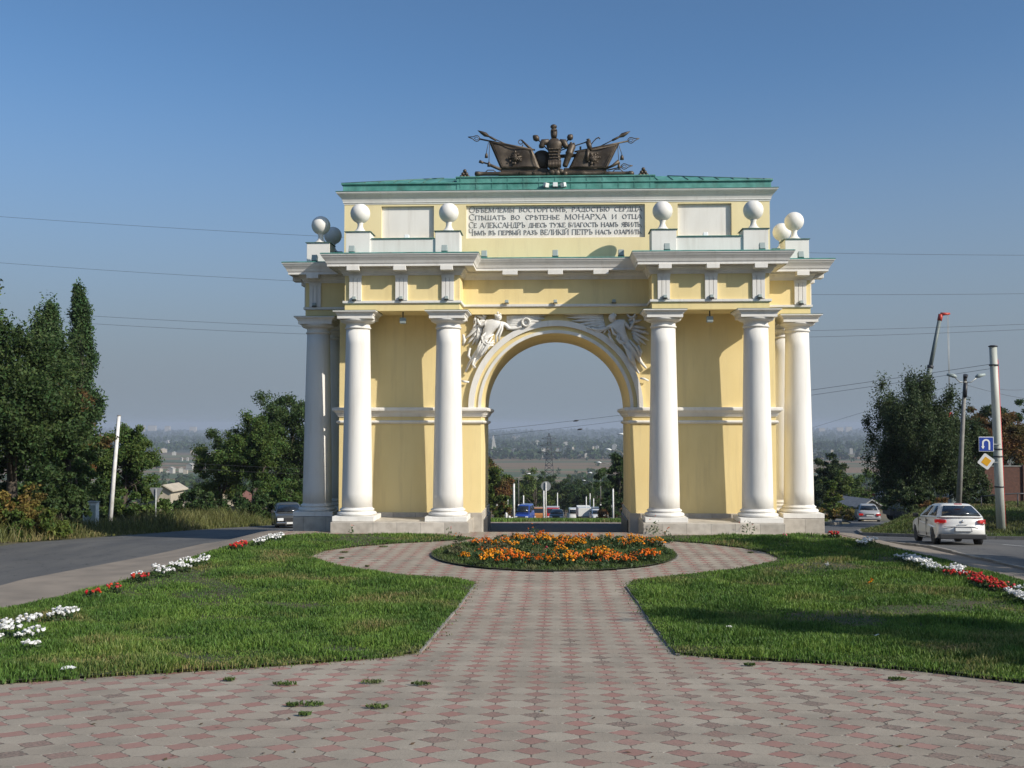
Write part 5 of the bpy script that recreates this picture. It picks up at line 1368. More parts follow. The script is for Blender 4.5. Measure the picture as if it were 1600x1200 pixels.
for i, (x, y, lb) in enumerate(((6.4, 34.6, 'straggly rose stems before the right stylobate'), (3.3, 34.7, 'leafy rose stems at the left end of the right stylobate'), (-6.9, 34.5, 'thin rose stem before the left stylobate'), (-3.6, 34.55, 'thin red flowered stem before the left stylobate'))):
    o = plant('rose_bush', lb, 'plant', 'petal_red', .62 if i < 2 else .35, .32 if i < 2 else .12, 60 if i < 2 else 18, 2, .03, 90+i, lsz=.05); o.location = (x, y, H(x, y)+.02)
# ================================================================ vehicles
def paint(n, c, rough=.3, coat=.6): M[n] = mat(n, c, rough, coat=coat)
paint('car_white', (.72, .71, .68)); paint('car_silver', (.36, .36, .37), .35); paint('car_beige', (.075, .075, .068), .4); paint('van_blue', (.02, .055, .28)); paint('car_dark', (.03, .032, .036)); paint('truck_orange', (.48, .20, .06)); paint('truck_red', (.42, .03, .025)); paint('car_grey', (.16, .16, .17))
M['glass'] = mat('vehicle_glass', (.018, .021, .024), .06, spec=.8)
M['tail'] = mat('tail_lamp', (.35, .01, .01), .2, emit=((1., .04, .03), .16)); M['tail_off'] = mat('tail_lamp_unlit', (.22, .012, .012), .25)
M['headlight'] = mat('headlamp_glass', (.75, .76, .76), .1); M['chrome'] = mat('chrome', (.6, .6, .6), .18, metal=1); M['plastic'] = mat('dark_plastic', (.025, .025, .027), .55)
M['plate'] = mat('number_plate', (.72, .72, .70), .4); M['hub'] = mat('wheel_cover', (.62, .61, .60), .4)
def arc(cy, r, a0, a1, n=12): return [(cy+r*math.cos(R(a0+(a1-a0)*i/n)), .30+r*math.sin(R(a0+(a1-a0)*i/n))) for i in range(n+1)]
def car(name, label, loc, rz, S, pm, detail=2, group=None, pitch=0):
    """S: outline in (y, z) with the nose at +y, greenhouse and axles; x is the width"""
    T = thing(name, label, S.get('cat', 'car'), loc, rz, group)
    if pitch: T.rotation_euler = (pitch, 0, rz)
    W = S['w']/2; out = S['low']; y0 = min(p[0] for p in out); y1 = max(p[0] for p in out); ym = (y0+y1)/2
    zt = max(p[1] for p in out)
    mb = MB(); vs = []; n = len(out); ts = (-1, -.93, -.7, -.35, 0, .35, .7, .93, 1)
    for t in ts:
        a = abs(t)
        for y, z in out:
            e = (y-ym)/((y1-y0)/2)
            yy = y-math.copysign(1, e)*abs(e)**6*.24*a**2.6-(math.copysign(.05, e)*abs(e)**6 if a == 1 else 0)
            wx = W*t*(1-.05*abs(e)**4); zz = z-(.045*(max(0, (z-.62)/(zt-.62)))*a**4 if z > .62 else 0)
            if z > .75: wx *= 1-.07*(z-.75)/(zt-.75+.01)*a
            if z < .34: wx *= .965
            vs.append((wx, yy, zz))
    fs = [[k*n+i, k*n+(i+1) % n, (k+1)*n+(i+1) % n, (k+1)*n+i] for k in range(len(ts)-1) for i in range(n)]
    mb.add(vs, fs, True); mb.f += [list(range(n-1, -1, -1)), [(len(ts)-1)*n+i for i in range(n)]]; mb.s += [False, False]
    body = mb.build('body', M[pm], T)
    # greenhouse
    gb, gt, zb, zr = S['gb'], S['gt'], S['zb'], S['zr']      # belt y-range, roof y-range, heights (rear, front)
    wb, wt = W*.945, W*S.get('tumble', .70)
    def loft(inset, lift):
        V = []
        for f in (0, .5, 1.):
            w = wb+(wt-wb)*f**1.15+inset; ya = gb[0]+(gt[0]-gb[0])*f; yb = gb[1]+(gt[1]-gb[1])*f
            za = zb[0]+(zr-zb[0])*f+lift; zc_ = zb[1]+(zr-zb[1])*f+lift
            cr = .10
            V.append([(-w+cr, ya-.0, za), (0, ya-.05*(1-f)-.03, za), (w-cr, ya, za), (w, ya+cr*1.6, za), (w, (ya+yb)/2, (za+zc_)/2), (w, yb-cr*1.8, zc_), (w-cr, yb, zc_), (0, yb+.06, zc_), (-w+cr, yb, zc_), (-w, yb-cr*1.8, zc_), (-w, (ya+yb)/2, (za+zc_)/2), (-w, ya+cr*1.6, za)])
        return V
    L_ = loft(0, 0); vs = [p for r_ in L_ for p in r_]; m = 12
    fs = [[k*m+i, k*m+(i+1) % m, (k+1)*m+(i+1) % m, (k+1)*m+i] for k in range(2) for i in range(m)]
    b = 2*m; cen = len(vs); yc_ = (gt[0]+gt[1])/2
    inner = [(x*.8, yc_+(y-yc_)*.82, zr+.035) for x, y, z in L_[2]]; vs += inner
    fs += [[b+i, b+(i+1) % m, b+m+(i+1) % m, b+m+i] for i in range(m)]; vs.append((0, yc_, zr+.05)); fs += [[b+m+i, b+m+(i+1) % m, b+2*m] for i in range(m)]
    g = MB().add(vs, fs, True); roof = g.build('cabin', M[pm], T)
    sb = roof.modifiers.new('smooth', 'SUBSURF'); sb.levels = sb.render_levels = 2
    # glazing: patches of the loft pushed 7 mm out
    def lerp3(a, b_, t): return tuple(a[i]+(b_[i]-a[i])*t for i in range(3))
    def pane(name, i0, i1, f0, f1, t0=0., t1=1.):
        """columns i0..i1 of the loft between heights f0..f1"""
        cols = list(range(i0, i1+1)); P = []
        for f in (f0, (f0+f1)/2, f1):
            row = []
            k = 0 if f < .5 else 1; q = (f-.5*k)/.5
            for c in cols: row.append(Vector(lerp3(L_[k][c % m], L_[min(2, k+1)][c % m], q)))
            # trim the ends
            row[0] = row[0].lerp(row[1], t0); row[-1] = row[-2].lerp(row[-1], t1); P.append(row)
        vs = []; nc = len(cols)
        cc = Vector((0, yc_, (zb[0]+zr)/2))
        for lift in (.009, -.004):
            for row in P:
                for p in row:
                    d = Vector((p.x, 0, 0)).normalized() if abs(p.x) > wt*.99 and i1-i0 <= 2 and i0 in (3, 9) else Vector((0, p.y-yc_, 0)).normalized()
                    vs.append(p+d*lift*1.2+Vector((0, 0, lift*.3)))
        fs = []
        for l in range(2):
            o_ = l*3*nc
            for r_ in range(2):
                for c in range(nc-1):
                    q = [o_+r_*nc+c, o_+r_*nc+c+1, o_+(r_+1)*nc+c+1, o_+(r_+1)*nc+c]; fs.append(q if l == 0 else q[::-1])
        o_ = 3*nc; rim = [c for c in range(nc)]+[nc+nc-1]+[2*nc+c for c in range(nc-1, -1, -1)]+[nc]
        for i in range(len(rim)): a, b_ = rim[i], rim[(i+1) % len(rim)]; fs.append([a, b_, o_+b_, o_+a])
        return MB().add(vs, fs, True).build(name, M['glass'], T)
    fr = S.get('glassf', (.14, .90))
    pane('rear_window', 0, 2, fr[0]+.02, fr[1]-.02, .03, .97)
    pane('windscreen', 6, 8, fr[0]-.06, fr[1], .0, 1.)
    if detail > 1:
        for i0 in (3, 9):
            a, b_ = (3, 4) if i0 == 3 else (10, 11)
            c, d = (4, 5) if i0 == 3 else (9, 10)
            pane2 = lambda nm, p, q, u, v: pane(nm, p, q, fr[0]-.04, fr[1]-.06, u, v)
            side_patch(L_, T, a, fr, (.10, .93) if i0 == 3 else (.07, .90)); side_patch(L_, T, c, fr, (.06, .95) if i0 == 3 else (.05, .94))
    # wheels, wells
    for ax in S['axles']:
        for sx in (-1, 1):
            r_ = S['wr']; A = Matrix.Translation((sx*(W*.965-.11), ax, r_)) @ Matrix.Rotation(R(90)*sx, 4, 'Y')
            ty = MB().lathe([(r_*.66, .10), (r_*.93, .105), (r_, .07), (r_, -.09), (r_*.9, -.1)], (0, 0, 0), 28, A).build('wheel', M['black'], T)
            hb = MB().lathe([(.001, .085), (r_*.2, .092), (r_*.28, .08), (r_*.6, .088), (r_*.66, .1), (r_*.68, .09), (r_*.66, .05)], (0, 0, 0), 24, A)
            hb.build('rim', M['hub'], ty)
            if detail > 1:
                sp_ = MB()
                for k in range(7):
                    a = k*6.283/7; sp_.obox(A @ Matrix.Rotation(a, 4, 'Z') @ Matrix.Translation((r_*.45, 0, .091)), r_*.13, r_*.035, .003)
                sp_.build('rim_slot', M['plastic'], ty)
    ex = S.get('extras')
    if ex: ex(T, W, S)
    return T
def side_patch(L_, T, i, fr, tt):
    a0, a1, b0, b1 = (Vector(L_[0][i]), Vector(L_[2][i]), Vector(L_[0][i+1]), Vector(L_[2][i+1])); am, bm_ = Vector(L_[1][i]), Vector(L_[1][i+1])
    P = []
    for f in (fr[0], .5, fr[1]-.04):
        p = a0.lerp(am, f/.5) if f <= .5 else am.lerp(a1, (f-.5)/.5); q = b0.lerp(bm_, f/.5) if f <= .5 else bm_.lerp(b1, (f-.5)/.5)
        P.append([p.lerp(q, tt[0]), p.lerp(q, .5), p.lerp(q, tt[1])])
    sx = math.copysign(1, P[0][0].x); vs = []
    for l in (.008, -.006):
        for r_ in P: vs += [p+Vector((sx*l, 0, l*.3)) for p in r_]
    fs = [[0, 1, 4, 3], [1, 2, 5, 4], [3, 4, 7, 6], [4, 5, 8, 7]]
    fs += [[9+k for k in f[::-1]] for f in fs]
    rim = [0, 1, 2, 5, 8, 7, 6, 3]
    fs += [[rim[k], rim[(k+1) % 8], 9+rim[(k+1) % 8], 9+rim[k]] for k in range(8)]
    MB().add(vs, fs, True).build('side_window', M['glass'], T)
HATCH_LOW = [(-1.86, .30), (-1.97, .36), (-2.02, .50), (-2.03, .60), (-1.97, .66), (-1.955, .78), (-1.93, .92), (-1.86, 1.0), (-1.5, 1.02), (-.4, .98), (.55, .955), (.92, .94), (1.35, .86), (1.72, .74), (1.92, .60), (1.99, .46), (1.96, .33), (1.86, .24)]+arc(1.27, .345, -12, 192)+[(.8, .21), (-.8, .21)]+arc(-1.22, .345, -12, 192)
def hatch_extras(T, W, S):
    for sx in (-1, 1):
        mb = MB()
        for dz, k in ((0, 0),):
            P = [(sx*W*.985, -1.60, .90), (sx*W*.99, -1.62, .79), (sx*W*.955, -1.86, .775), (sx*W*.66, -1.985, .80), (sx*W*.66, -1.965, .90), (sx*W*.93, -1.84, .915)]
            Q_ = [(x*.93, y+.06, z) for x, y, z in P]; n = len(P)
            mb.add([Vector(p)+Vector((sx*.012, -.012, 0)) for p in P]+Q_, [list(range(n)), list(range(2*n-1, n-1, -1))]+[[i, (i+1) % n, n+(i+1) % n, n+i] for i in range(n)])
        o = mb.build('tail_light', M['tail'], T)
        MB().obox(Matrix.Translation((sx*(W+.10), .62, 1.0)) @ Matrix.Rotation(sx*.25, 4, 'Z'), .10, .05, .075).build('wing_mirror', M['plastic'], T, bevel=.03)
        MB().box(*sorted((sx*W*.985, sx*W*1.012)), -.62, -.44, .83, .86).build('door_handle', M['plastic'], T)
        MB().box(*sorted((sx*W*.985, sx*W*1.012)), .32, .50, .83, .86).build('door_handle', M['plastic'], T)
        sm_ = MB()
        for y in (-.42, .70): sm_.box(*sorted((sx*W*.97, sx*W*1.003)), y-.0035, y+.0035, .30, .93)
        sm_.box(*sorted((sx*W*.97, sx*W*1.006)), -.85, .9, .235, .275)
        sm_.build('door_seam', M['plastic'], T)
        MB().box(*sorted((sx*W*.45, sx*W*.78)), 1.80, 1.93, .60, .70).build('headlight', M['headlight'], T, bevel=.03)
    MB().prism_y([(-.30, .50), (.30, .50), (.27, .64), (-.27, .64)], -2.045, -1.9).build('plate_recess', M['car_grey'], T)
    MB().box(-.26, .26, -2.056, -2.047, .515, .628).build('number_plate', M['plate'], T)
    MB().box(-.78, .78, -2.025, -1.80, .24, .41).build('rear_diffuser', M['plastic'], T, bevel=.03)
    MB().box(-.13, .13, -1.505, -1.43, 1.425, 1.455).build('high_brake_light', M['tail'], T, bevel=.01)
    MB().lathe([(.0, 0), (.045, .0), (.045, .012), (.0, .016)], (0, 0, 0), 16, Matrix.Translation((0, -1.97, .85)) @ Matrix.Rotation(R(90), 4, 'X')).build('badge', M['chrome'], T)
    MB().box(-.16, .16, -1.983, -1.973, .725, .745).build('trim_lettering', M['car_silver'], T)
    MB().tube([(.1, -1.86, 1.02), (-.25, -1.835, 1.05), (-.42, -1.83, 1.06)], .012, 6).build('wiper', M['plastic'], T)
    MB().box(-.62, .62, -2.0, -1.962, .655, .672).build('boot_seam', M['car_grey'], T)
HATCH = dict(w=1.69, low=HATCH_LOW, gb=(-1.90, .98), gt=(-1.30, .02), zb=(.99, .94), zr=1.425, axles=(-1.22, 1.27), wr=.30, extras=hatch_extras, glassf=(.10, .92), tumble=.66)
car('parked_hatchback', 'white five door hatchback with lit red tail lights driving away on the right road', (14.32, 38.3, H(14.3, 38.3)+.02), -.10, HATCH, 'car_white', pitch=-.06)
bpy.data.objects['parked_hatchback'].name = 'hatchback_car'
SAL_LOW = [(-2.1, .30), (-2.2, .42), (-2.22, .60), (-2.18, .86), (-2.1, .96), (-1.5, 1.0), (-.4, .98), (.7, .96), (.95, .95), (1.6, .88), (2.1, .80), (2.2, .66), (2.22, .46), (2.15, .30), (1.9, .25)]+arc(1.35, .35, -10, 190)+[(.85, .22), (-.85, .22)]+arc(-1.35, .35, -10, 190)
def saloon_extras(T, W, S):
    for sx in (-1, 1):
        MB().box(*sorted((sx*W*.58, sx*W*.95)), -2.235, -2.1, .66, .82).build('tail_light', M['tail'] if S.get('brake') else M['tail_off'], T, bevel=.02)
        MB().box(*sorted((sx*W*.50, sx*W*.90)), 2.10, 2.225, .58, .74).build('headlight', M['headlight'], T, bevel=.02)
        MB().obox(Matrix.Translation((sx*(W+.08), .72, 1.0)), .08, .05, .06).build('wing_mirror', M['plastic'], T, bevel=.02)
        MB().box(*sorted((sx*.28, sx*.33)), 2.2, 2.30, .33, .60).build('bumper_horn', M['chrome'], T)
        MB().box(*sorted((sx*W*.985, sx*W*1.01)), .1, .28, .82, .85).build('door_handle', M['plastic'], T)
    MB().box(-W*.46, W*.46, 2.13, 2.232, .57, .74).build('grille', M['plastic'], T)
    MB().box(-W*.95, W*.95, 2.18, 2.29, .40, .52).build('front_bumper', M['chrome'], T, bevel=.03)
    MB().box(-W*.95, W*.95, -2.29, -2.18, .36, .52).build('rear_bumper', M[S.get('bump', 'chrome')], T, bevel=.03)
    MB().box(-.26, .26, 2.292, 2.30, .405, .515).build('number_plate', M['plate'], T)
    MB().box(-.26, .26, -2.245, -2.225, .60, .72).build('number_plate', M['plate'], T)
    MB().box(-.33, .33, -2.243, -2.20, .725, .79).build('boot_trim', M['plastic'], T)
SALOON = dict(w=1.75, low=SAL_LOW, gb=(-1.62, .98), gt=(-.95, .15), zb=(.98, .94), zr=1.40, axles=(-1.35, 1.35), wr=.31, extras=saloon_extras, tumble=.70)
car('saloon_car', 'old dark olive saloon car with chrome bumpers coming up the left road beside the arch', (at(450, 832, 60).x, 60, H(at(450, 832, 60).x, 60)+.02), R(180)+.34, SALOON, 'car_beige')
SL2 = dict(SALOON, w=1.80, bump='car_silver', zr=1.45, brake=True)
car('saloon_car', 'silver saloon car driving down the side street right of the arch', (at(1355, 800, 88).x, 88, H(at(1355, 800, 88).x, 88)+.03), -.20, SL2, 'car_silver')
car('saloon_car', 'dark grey car parked in the shade under the drooping elm', (at(1405, 785, 90).x, 90, at(1405, 786, 90).z), -1.1, dict(SALOON, bump='car_grey'), 'car_grey')
# vehicles on the avenue
VAN_LOW = [(-2.6, .35), (-2.65, .6), (-2.62, 1.1), (-2.5, 1.2), (1.3, 1.15), (2.0, 1.0), (2.5, .9), (2.65, .7), (2.68, .4), (2.5, .28)]+arc(1.7, .38, -8, 188)+[(1.1, .25), (-1.1, .25)]+arc(-1.6, .38, -8, 188)
def van_extras(T, W, S):
    for sx in (-1, 1):
        MB().box(*sorted((sx*W*.55, sx*W*.92)), 2.5, 2.69, .62, .80).build('headlight', M['headlight'], T, bevel=.03)
        MB().obox(Matrix.Translation((sx*(W+.12), 1.55, 1.35)), .09, .05, .14).build('wing_mirror', M['plastic'], T, bevel=.02)
    MB().box(-W*.5, W*.5, 2.55, 2.70, .62, .78).build('grille', M['chrome'], T)
    MB().box(-W*.96, W*.96, 2.56, 2.72, .34, .52).build('front_bumper', M[S.get('bump', 'plastic')], T, bevel=.03)
    MB().box(-.26, .26, 2.722, 2.73, .38, .49).build('number_plate', M['plate'], T)
VAN = dict(w=2.0, low=VAN_LOW, gb=(-2.6, 1.75), gt=(-2.5, .85), zb=(1.14, 1.12), zr=2.15, axles=(-1.6, 1.7), wr=.34, extras=van_extras, tumble=.82, cat='van')
av = 'vehicles on the avenue below the arch'
def onav(u, Y): x = at(u, 700, Y).x; return (x, Y, H(x, Y)+.06)
car('minibus_van', 'blue minibus van climbing the avenue behind the arch', onav(820, 142), R(180)-.16, VAN, 'van_blue', group=av)
car('minibus_van', 'white van on the right lane of the avenue behind the arch', onav(895, 186), .05, VAN, 'car_white', group=av)
car('saloon_car', 'dark saloon car climbing the avenue beside the blue van', onav(870, 135), R(180)-.05, dict(SALOON, w=1.9), 'car_dark', group=av)
car('saloon_car', 'small white car on the right edge of the avenue behind the arch', onav(932, 136), R(180)+.1, dict(HATCH, extras=saloon_extras, low=SAL_LOW), 'car_white', group=av)
car('minibus_van', 'dark van on the avenue behind the small white car', onav(930, 165), .05, dict(VAN, w=1.9), 'car_dark', group=av)
def truck(name, label, loc, rz, cab, box, bw=2.3, bh=2.1, bl=4.2):
    T = thing(name, label, 'truck', loc, rz, av)
    MB().prism_x([(1.2, .45), (3.0, .45), (3.05, 1.2), (2.85, 1.4), (2.6, 2.25), (1.2, 2.3)], -1.05, 1.05).build('cab', M[cab], T, bevel=.06)
    MB().prism_x([(2.80, 1.42), (2.89, 1.42), (2.68, 2.12), (2.6, 2.12)], -.92, .92).build('windscreen', M['glass'], T)
    for sx in (-1, 1):
        MB().box(*sorted((sx*1.045, sx*1.058)), 1.5, 2.4, 1.4, 2.1).build('side_window', M['glass'], T)
        MB().box(*sorted((sx*.6, sx*.95)), 3.0, 3.07, .7, .9).build('headlight', M['headlight'], T)
        for y in (2.1, -1.9):
            MB().lathe([(.15, .14), (.42, .14), (.46, .1), (.46, -.12), (.4, -.14)], (0, 0, 0), 20, Matrix.Translation((sx*.9, y, .46)) @ Matrix.Rotation(R(90)*sx, 4, 'Y')).build('wheel', M['black'], T)
    MB().box(-.5, .5, -3.2, 1.3, .55, .8).build('chassis', M['dark_metal'], T)
    MB().box(-bw/2, bw/2, 1.1-bl, 1.1, .85, .85+bh).build('cargo_box', M[box], T, bevel=.04)
    return T
truck('box_truck', 'white box truck on the right lane of the avenue behind the arch', onav(912, 166), .06, 'car_white', 'car_white', 2.2, 1.35, 3.6)
truck('tipper_truck', 'orange truck climbing the avenue behind the blue van', onav(843, 172), R(180), 'truck_orange', 'truck_orange', 2.2, 1.0)
truck('box_truck', 'red truck with a pale load on the avenue behind the dark saloon', onav(864, 178), R(180), 'truck_red', 'car_white', 2.2, 1.3)
# ================================================================ poles, signs, lamps
M['pole_paint'] = mat('pale_painted_steel', (.50, .51, .46), .55, (.36, .38, .33), 3, stretch=(1, 1, .15), lo=.4, hi=.7)
M['whitewash'] = mat('whitewash', (.75, .74, .72), .8, (.6, .58, .55), 4); M['concrete'] = mat('pole_concrete', (.27, .26, .235), .85, (.2, .19, .175), 4, .2, 40)
M['sign_back'] = mat('sign_back', (.30, .31, .32), .5, metal=.2); M['sign_blue'] = mat('sign_blue', (.012, .045, .30), .4); M['sign_white'] = mat('sign_white', (.72, .72, .71), .4); M['sign_yellow'] = mat('sign_yellow', (.75, .38, .02), .4); M['sign_red'] = mat('sign_red', (.5, .02, .02), .4)
p0 = at(1564, 808, 45); p1 = at(1551.5, 542, 45); b = Vector((p0.x, 45, H(p0.x, 45)))
T = thing('steel_pole', 'thick pale steel pole leaning slightly beside the two road signs on the right', 'pole', b)
d = p1-b
MB().tube([Vector((0, 0, -.3)), d*.35, d*.7, d], [.185, .175, .165, .155], 18).build('shaft', M['pole_paint'], T)
MB().lathe([(.19, 0), (.19, .04), (.12, .07)], d, 16).build('cap', M['dark_metal'], T)
for f in (.235, .40, .44, .9):
    MB().lathe([(.19, -.03), (.195, -.03), (.195, .03), (.19, .03)], d*f, 18).build('clamp_band', M['dark_metal'], T)
MB().tube([d*.02+Vector((.2, .02, 0)), d*.3+Vector((.2, .02, 0)), d*.93+Vector((.185, .02, 0))], .022, 6).build('cable', M['sign_red'], T)
def sign_on_pole(name, label, u, v, rot, build, parent_pt_v):
    c = at(u, v, 44.75); T = thing(name, label, 'sign', c)
    T.rotation_euler = (0, 0, rot); build(T, c); return T
def uturn(T, c):
    s = .315
    MB().prism_y([(-s, -s), (s, -s), (s, s), (-s, s)], 0, .02).build('plate', M['sign_white'], T, bevel=.02)
    MB().prism_y([(-s*.92, -s*.92), (s*.92, -s*.92), (s*.92, s*.92), (-s*.92, s*.92)], -.008, .0).build('blue_field', M['sign_blue'], T)
    P = [(.125, -.235), (.125, .03)]+[(-.01+.135*math.cos(a), .05+.135*math.sin(a)) for a in np.linspace(0, math.pi, 12)]+[(-.145, .04), (-.145, -.10)]
    w = .034; mb = MB()
    for i in range(len(P)-1):
        a, b_ = Vector((P[i][0], 0, P[i][1])), Vector((P[i+1][0], 0, P[i+1][1])); dd = (b_-a).normalized(); nn = Vector((-dd.z, 0, dd.x))*w
        q = [a+nn-dd*.008, a-nn-dd*.008, b_-nn+dd*.008, b_+nn+dd*.008]; mb.add([p+Vector((0, -.013-.0002*i, 0)) for p in q], [(0, 1, 2, 3)])
    mb.add([(-.145-.075, -.0165, -.09), (-.145+.075, -.0165, -.09), (-.145, -.0165, -.215)], [(0, 1, 2)])
    mb.build('turn_arrow', M['sign_white'], T, recalc=False)
    MB().box(.28, .62, .021, .045, -.02, .02).build('bracket', M['steel'], T)
sign_on_pole('turnaround_sign', 'blue square sign with white turning arrow on the pale steel pole', 1541, 694, 0, uturn, 0)
def priority(T, c):
    def dia(s, r, n=5):
        P = []
        for k in range(4):
            a0 = R(45+90*k+8); cx, cz = (s-r)*math.sqrt(2)*math.cos(a0), (s-r)*math.sqrt(2)*math.sin(a0)
            for q in range(n): a = a0-R(45)+R(90)*q/(n-1); P.append((cx+r*math.cos(a), cz+r*math.sin(a)))
        return [(x*math.cos(R(45))-z*math.sin(R(45)), x*math.sin(R(45))+z*math.cos(R(45))) for x, z in P]
    MB().prism_y(dia(.265, .06), 0, .02).build('plate', M['sign_white'], T)
    MB().prism_y(dia(.15, .02), -.008, 0).build('yellow_field', M['sign_yellow'], T)
    MB().box(.3, .5, .021, .045, -.05, -.01).build('bracket', M['steel'], T)
sign_on_pole('priority_sign', 'tilted white diamond sign with yellow centre below the blue sign', 1541, 721, -.12, priority, 0)
# triple street lamp
lb_ = at(1497, 800, 52); lb_.z = H(lb_.x, 52); lt = at(1508, 592, 52); dl = lt-lb_
T = thing('street_lamp', 'slender concrete street lamp with three lamp heads on the right bank', 'street lamp', lb_)
MB().tube([Vector((0, 0, -.3)), dl*.5, dl], [.14, .11, .08], 12).build('post', M['concrete'], T)
MB().tube([dl*.985, dl+Vector((0, 0, .05))], .09, 10).tube([dl*.86+Vector((.0, -.1, 0)), dl*.97+Vector((0, -.1, 0))], .1, 8).build('collar', M['dark_metal'], T)
for u, v in ((1490, 588), (1529, 588)):
    e = at(u, v, 52)-lb_; arm = MB().tube([dl*.975, dl*.985+(e-dl)*.45+Vector((0, 0, -.12)), e], .03, 6).build('lamp_arm', M['steel'], T)
    sx = -1 if u < 1508 else 1
    MB().tube([e+Vector((-sx*.15, 0, -.03)), e+Vector((0, 0, .03)), e+Vector((sx*.32, 0, .09))], [.045, .11, .06], 10).build('lamp_head', M['lamp_grey'], arm)
MB().tube([dl+Vector((0, 0, .05)), dl+Vector((0, -.08, .2))], [.1, .12], 10).build('lamp_head', M['dark_metal'], T)
# left side: leaning white pole, give way sign seen from behind, cabinet
a = at(171, 810, 55); a.z = H(a.x, 55); e = at(186, 650, 55)-a
T = thing('white_pole', 'leaning whitewashed pole without wires at the left roadside', 'pole', a)
MB().tube([Vector((0, 0, -.3)), e*.5, e], [.125, .105, .085], 14).build('shaft', M['whitewash'], T); MB().lathe([(.105, 0), (.11, .02), (.07, .05)], e, 12).build('cap', M['concrete'], T)
MB().tube([e*.02+Vector((-.15, .05, 0)), e*.6+Vector((-.13, .05, 0)), e*.98+Vector((-.10, .05, 0))], .03, 6).build('cable', M['dark_metal'], T)
a = at(243, 812, 55); a.z = H(a.x, 55); hz = at(243, 762, 55).z-a.z
T = thing('give_way_sign', 'triangular road sign seen from its grey back at the left roadside', 'sign', a)
MB().tube([(0, 0, -.2), (0, 0, hz-.05)], .035, 10).build('post', M['steel'], T)
MB().prism_y([(0, hz-.72), (.36, hz-.06), (.32, hz), (-.32, hz), (-.36, hz-.06)], .04, .055).build('plate', M['sign_back'], T)
MB().box(-.22, .22, .036, .046, hz-.2, hz-.16).build('bracket', M['steel'], T)
a = at(142, 812, 50); a.z = H(a.x, 50)
T = thing('utility_cabinet', 'pale grey metal utility cabinet in the grass behind the left road', 'cabinet', a, .15)
MB().box(-.32, .32, -.25, .25, -.2, 1.42).build('housing', M['lamp_white'], T, bevel=.02); MB().prism_y([(-.36, 1.425), (.36, 1.425), (.36, 1.46), (-.36, 1.50)], -.3, .3).build('roof', M['steel'], T)
MB().box(-.28, .28, -.262, -.252, .1, 1.3).build('door', M['lamp_grey'], T)
# round sign seen from behind past the arch
a = at(853, 800, 75); a.z = H(a.x, 75); hz = at(853, 752, 75).z-a.z
T = thing('round_sign', 'round road sign seen from its grey back through the archway', 'sign', a)
MB().tube([(0, 0, -.2), (0, 0, hz-.08)], .045, 10).build('post', M['whitewash'], T)
MB().lathe([(.36, 0), (.36, .018)], (0, 0, 0), 30, Matrix.Translation((0, .08, hz-.36)) @ Matrix.Rotation(R(90), 4, 'X')).build('plate', M['sign_back'], T)
# bollards and marker posts by the avenue
for i, (u, v0, v1) in enumerate(((791, 812, 801), (796, 812, 806), (800, 811, 808))):
    a = at(u, v0, 92); a.z = H(a.x, 92); hgt = max(.3, at(u, v1, 92).z-a.z)
    T = thing('marker_post', ('tallest white marker post at the left edge of the archway view', 'middle white marker stone left of the blue van', 'low white marker stone nearest the blue van')[i], 'marker post', a, 0, 'white marker posts by the avenue')
    MB().lathe([(.11, -.2), (.11, hgt*.8), (.08, hgt)], (0, 0, 0), 12).build('post', M['whitewash'], T)
# railing on the bank
T = thing('railing', 'dark tubular railing on the grass bank behind the pale pole', 'railing', at(1562, 790, 53)); T.location.z = H(T.location.x, 53)
z0 = T.location.z
q = [at(1533, 776, 53), at(1560, 773, 53), at(1590, 771, 53), at(1614, 772, 53)]
MB().tube([p-T.location for p in q], .035, 7).build('rail', M['dark_metal'], T)
for p in q: MB().tube([p-T.location, (p.x-T.location.x, 0, H(p.x, 53)-z0-.1)], .03, 7).build('post', M['dark_metal'], T)
# avenue lamps
def avenue_lamp(label, x, y, sd):
    T = thing('avenue_lamp', label, 'street lamp', (x, y, H(x, y)), 0, 'street lamps down the avenue')
    MB().tube([(0, 0, -.2), (0, 0, 3.0)], [.16, .15], 10).build('whitewashed_base', M['whitewash'], T)
    MB().tube([(0, 0, 3.0), (0, 0, 8.2), (-sd*.4, 0, 8.8), (-sd*1.7, 0, 9.05)], [.12, .08, .045, .035], 8).build('post', M['concrete'], T)
    MB().tube([(-sd*1.6, 0, 9.02), (-sd*1.9, 0, 9.1), (-sd*2.4, 0, 9.12)], [.06, .12, .07], 8).build('lamp_head', M['lamp_white'], T)
    return T
base_r = avenue_lamp('street lamp in the right hand row down the avenue', 8.9, 108, 1)
for y in (131, 160, 200, 245, 310, 420): dup(base_r, (8.7, y, H(8.7, y)))
base_l = avenue_lamp('street lamp in the left hand row down the avenue', -7.4, 205, -1)
for y in (240, 300, 400): dup(base_l, (-7.4, y, H(-7.4, y)))
